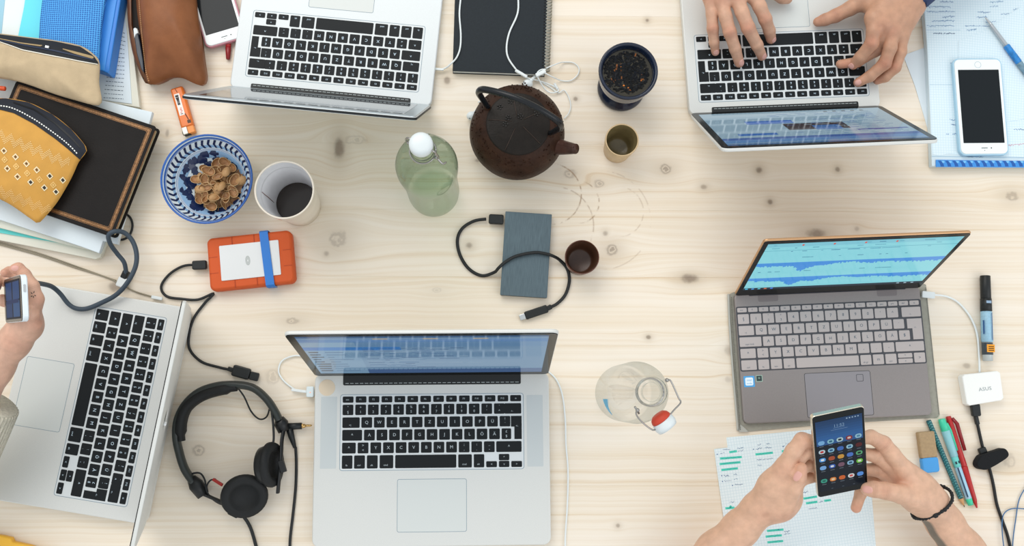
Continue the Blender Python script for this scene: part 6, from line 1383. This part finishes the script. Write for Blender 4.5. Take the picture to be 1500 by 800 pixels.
# --- typing person at the top
def typing_person():
    root = thing('person', 'person at the top typing on the laptop, dark blue sleeve, only hands in view', 'person', P(1150, -150, 0))
    Z = .030
    palm = [[(1062, -210, .075, .034), (1066, -130, .070, .027), (1070, -75, .066, .024), (1072, -45, .066, .022)],
            [(1056, -60, .062, .018), (1040, -5, .060, .0115)], [(1066, -60, .068, .018), (1056, -2, .068, .0125)], [(1078, -60, .072, .018), (1078, -6, .073, .013)], [(1090, -58, .070, .017), (1103, -10, .071, .0135)],
            [(1098, -60, .060, .017), (1112, -32, .052, .014)]]
    fing = [[(1040, -5, .060, .0105), (1043, 20, .058, .0092), (1044, 42, .052, .0090), (1046, 62, .038, .0078), (1048, 76, .026, .0066)],
            [(1056, -2, .068, .0115), (1063, 25, .068, .0100), (1069, 47, .062, .0100), (1077, 72, .044, .0090), (1083, 92, .028, .0078)],
            [(1078, -6, .073, .0120), (1087, 18, .073, .0105), (1096, 41, .066, .0105), (1109, 66, .046, .0092), (1116, 82, .028, .0078)],
            [(1103, -10, .071, .0120), (1113, 10, .069, .0105), (1121, 28, .060, .0102), (1127, 45, .042, .0092), (1129.5, 57, .029, .0080)],
            [(1112, -32, .052, .0130), (1132, -13, .042, .0110), (1146, -4, .034, .0100), (1153, -2, .031, .0088)]]
    nails = [((1048, 76, .03), (1046, 62, .045), (-.05, .25, .96), .0040, .0048), ((1083, 91, .03), (1077, 72, .045), (0, .25, .96), .0050, .0058), ((1115, 82, .03), (1109, 66, .05), (0, .2, .97), .0048, .0056), ((1129, 57, .03), (1127, 45, .045), (.1, .1, .98), .0046, .0052)]
    red = [(1043, 42, .06, .010, .45), (1069, 47, .07, .011, .5), (1096, 41, .075, .011, .5), (1121, 28, .07, .011, .4), (1040, -5, .07, .012, .35), (1056, -2, .08, .012, .35), (1078, -6, .085, .012, .3)] + [(x, y, .032, .010, .5) for x, y in ((1048, 78), (1083, 94), (1116, 85), (1130, 59))]
    build_arm('arm', root, palm, fing, nails, red, skin='D2A58A')
    palm = [[(1420, -190, .080, .036), (1372, -70, .072, .029), (1338, -15, .066, .026), (1318, 8, .066, .024)],
            [(1310, -5, .068, .022), (1280, 26, .074, .0135)], [(1318, 5, .070, .022), (1294, 34, .076, .0135)], [(1326, 8, .066, .020), (1307, 44, .070, .013)], [(1334, 12, .060, .019), (1320, 52, .060, .012)],
            [(1300, -25, .058, .020), (1268, -2, .050, .0155)], [(1268, -2, .050, .015), (1285, 18, .062, .012)]]
    fing = [[(1280, 26, .074, .0125), (1280, 46, .074, .0110), (1277, 64, .066, .0106), (1260, 84, .046, .0092), (1250, 95, .032, .0078)],
            [(1294, 34, .076, .0120), (1290, 54, .062, .0105), (1283, 74, .046, .0096), (1256, 91, .031, .0082), (1231, 94, .026, .0072)],
            [(1307, 44, .070, .0118), (1304, 70, .066, .0102), (1296, 93, .052, .0100), (1274, 112, .036, .0088), (1257, 121, .027, .0074)],
            [(1320, 52, .060, .0110), (1319, 76, .056, .0094), (1311, 99, .045, .0092), (1297, 113, .034, .0078), (1285, 118, .026, .0066)],
            [(1268, -2, .050, .0140), (1246, 12, .044, .0118), (1224, 23, .036, .0108), (1208, 29, .031, .0094), (1198, 32, .028, .0076)]]
    nails = [((1247, 97, .035), (1260, 84, .05), (-.25, .1, .95), .0045, .0052), ((1257, 121, .03), (1274, 112, .04), (-.1, -.1, .97), .0046, .0054), ((1202, 28, .036), (1224, 22, .04), (.1, .75, .6), .0045, .0060)]
    red = [(1277, 62, .075, .012, .5), (1296, 93, .06, .012, .5), (1311, 98, .055, .010, .4), (1290, 40, .08, .012, .3), (1307, 46, .08, .012, .3), (1224, 23, .04, .011, .4), (1247, 98, .033, .010, .5), (1256, 122, .03, .010, .5), (1235, 96, .03, .010, .5), (1200, 31, .03, .011, .4), (1286, 118, .03, .009, .5)]
    marks = [([(1268, 37, .088), (1274, 36, .088)], .0008, '6E6258', .8), ([(1268, 39.5, .088), (1274, 38.5, .088)], .0008, '6E6258', .8)]
    build_arm('arm', root, palm, fing, nails, red, marks, skin='C4967A')
    nav = mat('navy_cloth_sleeve', '2B3C62', .75, noise=.15, nscale=200, bump=.4, bscale=1200)
    mb = MB(); A, B = P(1332, -8, .068), P(1460, -130, .082); d = (B - A); pts = [A + d * .00, A, A + d * .05, A + d * .3, B]; tube(mb, pts, [.0310, .0330, .0340, .037, .046], 28, 0, None, False); tube(mb, [A, A + d * .25], [.0320, .0325], 28, 0, None, False); put(mb, 'sleeve', nav, root)
    mb = MB(); A, B = P(1066, -120, .070), P(1062, -260, .082); d = (B - A); tube(mb, [A, A, A + d * .1, B], [.028, .0335, .035, .044], 28, 0, None, False); put(mb, 'sleeve', nav, root)
typing_person()

# --- person holding the phone at bottom right
def phone_person():
    root = thing('person', 'person at bottom right, two bare forearms holding the dark phone', 'person', P(1220, 900, 0))
    palm = [[(1000, 880, .050, .037), (1050, 809, .060, .0280), (1086, 773, .070, .0240), (1110, 749, .080, .0210)],
            [(1110, 748, .080, .0200), (1140, 733, .088, .0235), (1152, 706, .106, .0180)], [(1112, 742, .085, .019), (1132, 712, .105, .0185), (1150, 686, .122, .0150)], [(1140, 738, .088, .0225), (1152, 728, .090, .0215)]]
    fing = [[(1148, 688, .122, .0135), (1162, 662, .134, .0115), (1175, 645, .138, .0110), (1196, 648, .130, .0095), (1212, 655, .122, .0085)],
            [(1153, 698, .112, .0135), (1168, 672, .122, .0110), (1182, 660, .124, .0105), (1198, 668, .116, .0090), (1212, 676, .110, .008)],
            [(1156, 708, .102, .0130), (1172, 686, .108, .0105), (1186, 680, .106, .0098), (1200, 688, .100, .0085)],
            [(1158, 720, .094, .0120), (1174, 702, .094, .0095), (1190, 699, .092, .0085)],
            [(1150, 738, .106, .0150), (1161, 716, .124, .0122), (1169, 700, .133, .0110), (1174, 687, .138, .0090)]]
    nails = [((1169, 697, .142), (1161, 716, .128), (-.55, .15, .85), .0048, .0068)]
    red = [(1150, 752, .10, .016, .35), (1120, 752, .10, .012, .3), (1175, 690, .14, .012, .45), (1180, 645, .14, .014, .3), (1148, 690, .135, .015, .2)]
    marks = [([(1119, 753, .104), (1124, 752, .106)], .006, 'A87A60', .25)]
    build_arm('arm', root, palm, fing, nails, red, marks, skin='D9AE92')
    palm = [[(1462, 880, .050, .038), (1410, 806, .060, .0285), (1383, 765, .070, .0240), (1366, 740, .078, .0215)],
            [(1366, 740, .080, .0225), (1345, 722, .092, .0235), (1330, 700, .104, .0180)], [(1355, 728, .086, .0215), (1322, 712, .094, .0150)], [(1362, 738, .090, .0190), (1336, 730, .114, .0165)], [(1345, 712, .096, .019), (1322, 690, .112, .0135)]]
    fing = [[(1324, 688, .114, .0135), (1306, 665, .122, .0118), (1294, 650, .124, .0112), (1276, 640, .130, .0098), (1258, 643, .128, .0085)],
            [(1320, 698, .104, .0130), (1300, 680, .106, .0108), (1284, 668, .112, .0102), (1262, 664, .115, .0085)],
            [(1316, 708, .096, .0125), (1298, 695, .094, .0102), (1282, 688, .096, .0096), (1260, 688, .098, .0085)],
            [(1312, 718, .090, .0118), (1294, 708, .082, .0098), (1274, 706, .078, .0092), (1261, 722, .080, .0084), (1254, 744, .084, .0076)],
            [(1340, 730, .112, .0160), (1320, 724, .124, .0135), (1296, 719, .128, .0120), (1280, 717, .127, .0112), (1271, 717, .124, .0096)]]
    nails = [((1270, 717, .130), (1290, 718, .132), (-.30, -.05, .93), .0052, .0062)]
    red = [(1320, 705, .115, .014, .45), (1296, 719, .14, .012, .3), (1270, 718, .14, .011, .4), (1255, 746, .09, .011, .5), (1294, 652, .135, .012, .3), (1330, 760, .09, .012, .2)]
    marks = [([(1354, 768, .084), (1362, 784, .080), (1376, 800, .074), (1392, 816, .068), (1410, 840, .06)], .0125, '4A5550', .8)]
    build_arm('arm', root, palm, fing, nails, red, marks, skin='D9AE92')
    # bracelet round the wrist
    c = P(1364, 737, .082); ax = (P(1383, 764, .072) - P(1345, 716, .090)).normalized(); u = ax.cross(Vector((0, 0, 1))).normalized(); v = ax.cross(u)
    blk = mat('bracelet_cord', '17181A', .6)
    mb = MB(); pts = [c + u * .0318 * math.cos(t) + v * .0308 * math.sin(t) + ax * .002 * math.sin(2 * t) for t in [2 * PI * k / 40 for k in range(41)]]; tube(mb, pts, .0022, 8); br = put(mb, 'bracelet', blk, root); br['label'] = 'black bead and cord bracelet'
    r = random.Random(5)
    for k in range(40):
        t = 2 * PI * k / 40; p = c + u * .0320 * math.cos(t) + v * .0310 * math.sin(t) + ax * (.002 * math.sin(2 * t) + r.uniform(-.0006, .0006)); s = r.uniform(.0024, .0033) if k != 33 else .005
        mb = MB(); ell(mb, p, (s, s, s * .9), 8); o = put(mb, 'bead', blk, root); o.parent = br
phone_person()

# --- hand at the left edge with the small phone
def left_person():
    root = thing('person', 'person at the left edge in a cream knit sleeve holding up a small phone', 'person', P(-60, 560, 0))
    palm = [[(-90, 680, .110, .036), (-42, 598, .135, .028), (-7, 538, .160, .0215), (19, 506, .175, .0180)],
            [(20, 504, .178, .0175), (42, 474, .200, .0148), (47, 444, .222, .0125)], [(20, 496, .170, .0165), (37, 462, .186, .0130), (40, 435, .198, .0125)], [(28, 494, .186, .0150), (42, 484, .198, .0110)]]
    fing = [[(48, 444, .222, .0115), (53, 438, .228, .0095), (47, 419, .236, .0086), (36, 402, .241, .0074), (27, 393, .244, .0070), (21, 394, .247, .0062)],
            [(44, 438, .206, .0115), (43, 421, .208, .0088), (27, 406, .211, .0070), (14, 398, .217, .0066), (7, 400, .224, .0058)],
            [(38, 440, .192, .0110), (30, 422, .190, .0085), (12, 412, .179, .0082), (-6, 411, .190, .0072), (-7, 420, .208, .0075)],
            [(38, 462, .188, .011), (20, 445, .178, .0085), (4, 440, .184, .0085)],
            [(43, 482, .198, .0120), (50, 474, .214, .0095), (47, 462, .226, .0085), (42, 456, .232, .0075)]]
    red = [(58, 441, .24, .012, .45), (54, 474, .22, .012, .35), (20, 396, .25, .012, .5), (8, 400, .23, .012, .5), (0, 414, .21, .012, .5), (20, 500, .2, .02, .25)]
    marks = []
    for a, b in (((48, 431), (44.5, 428)), ((49, 430), (50.5, 426)), ((48, 434), (45, 436)), ((50, 433), (53, 436)), ((49, 436), (49.5, 440))): marks.append(([(a[0], a[1], .238), (b[0], b[1], .238)], .0030, '4A4038', .8))
    o, bv = build_arm('arm', root, palm, fing, [((21, 394, .25), (33, 399, .245), (-.3, .5, .8), .0034, .0042)], red, [], skin='DDB097')
    mb = MB(); tt = ((49, 432), [((-1, -1), (-4, -4)), ((0, -2), (1.5, -6)), ((-1, 1), (-4, 3)), ((1, 0), (4, 2)), ((0, 1), (0, 5))])
    for a, b in tt[1]:
        x, y = tt[0]; dx, dy = b[0] - a[0], b[1] - a[1]; L = math.hypot(dx, dy); px_, py_ = -dy / L * .9, dx / L * .9; mx_, my_ = (a[0] + b[0]) / 2, (a[1] + b[1]) / 2
        patch(mb, bv, [(x + a[0], y + a[1]), (x + mx_ + px_, y + my_ + py_), (x + b[0], y + b[1]), (x + mx_ - px_, y + my_ - py_)], .0002, 0, '4E443C')
    to = put(mb, 'tattoo', PRINT, root); to.parent = o
    knit = mat('cream_knit', 'D8D2C0', .9, noise=.2, nscale=260, bump=1.0, bscale=520)
    A, B = P(-13, 590, .128), P(-97, 740, .095); d = B - A; mb = MB(); pts = [A + d * t for t in (.02, 0, -.01, .01, .05, .2, .5, 1)]
    tube(mb, pts, [.0315, .0325, .0350, .0375, .038, .040, .043, .050], 40, 0, None, False)
    tube(mb, [A + d * .02, A + d * .6], [.0312, .036], 40, 0, None, False)
    dd = d.normalized(); u = dd.cross(Vector((0, 0, 1))).normalized(); v = dd.cross(u)
    for k in range(40):
        t = 2 * PI * k / 40; e = u * math.cos(t) + v * math.sin(t); tube(mb, [A + e * .0368 + d * .005, A + e * .0390 + d * .15, A + e * .043 + d * .4, A + e * .049 + d * .95], [.0022, .0026, .0028, .003], 6)
    put(mb, 'knit_sleeve', knit, root)
left_person()
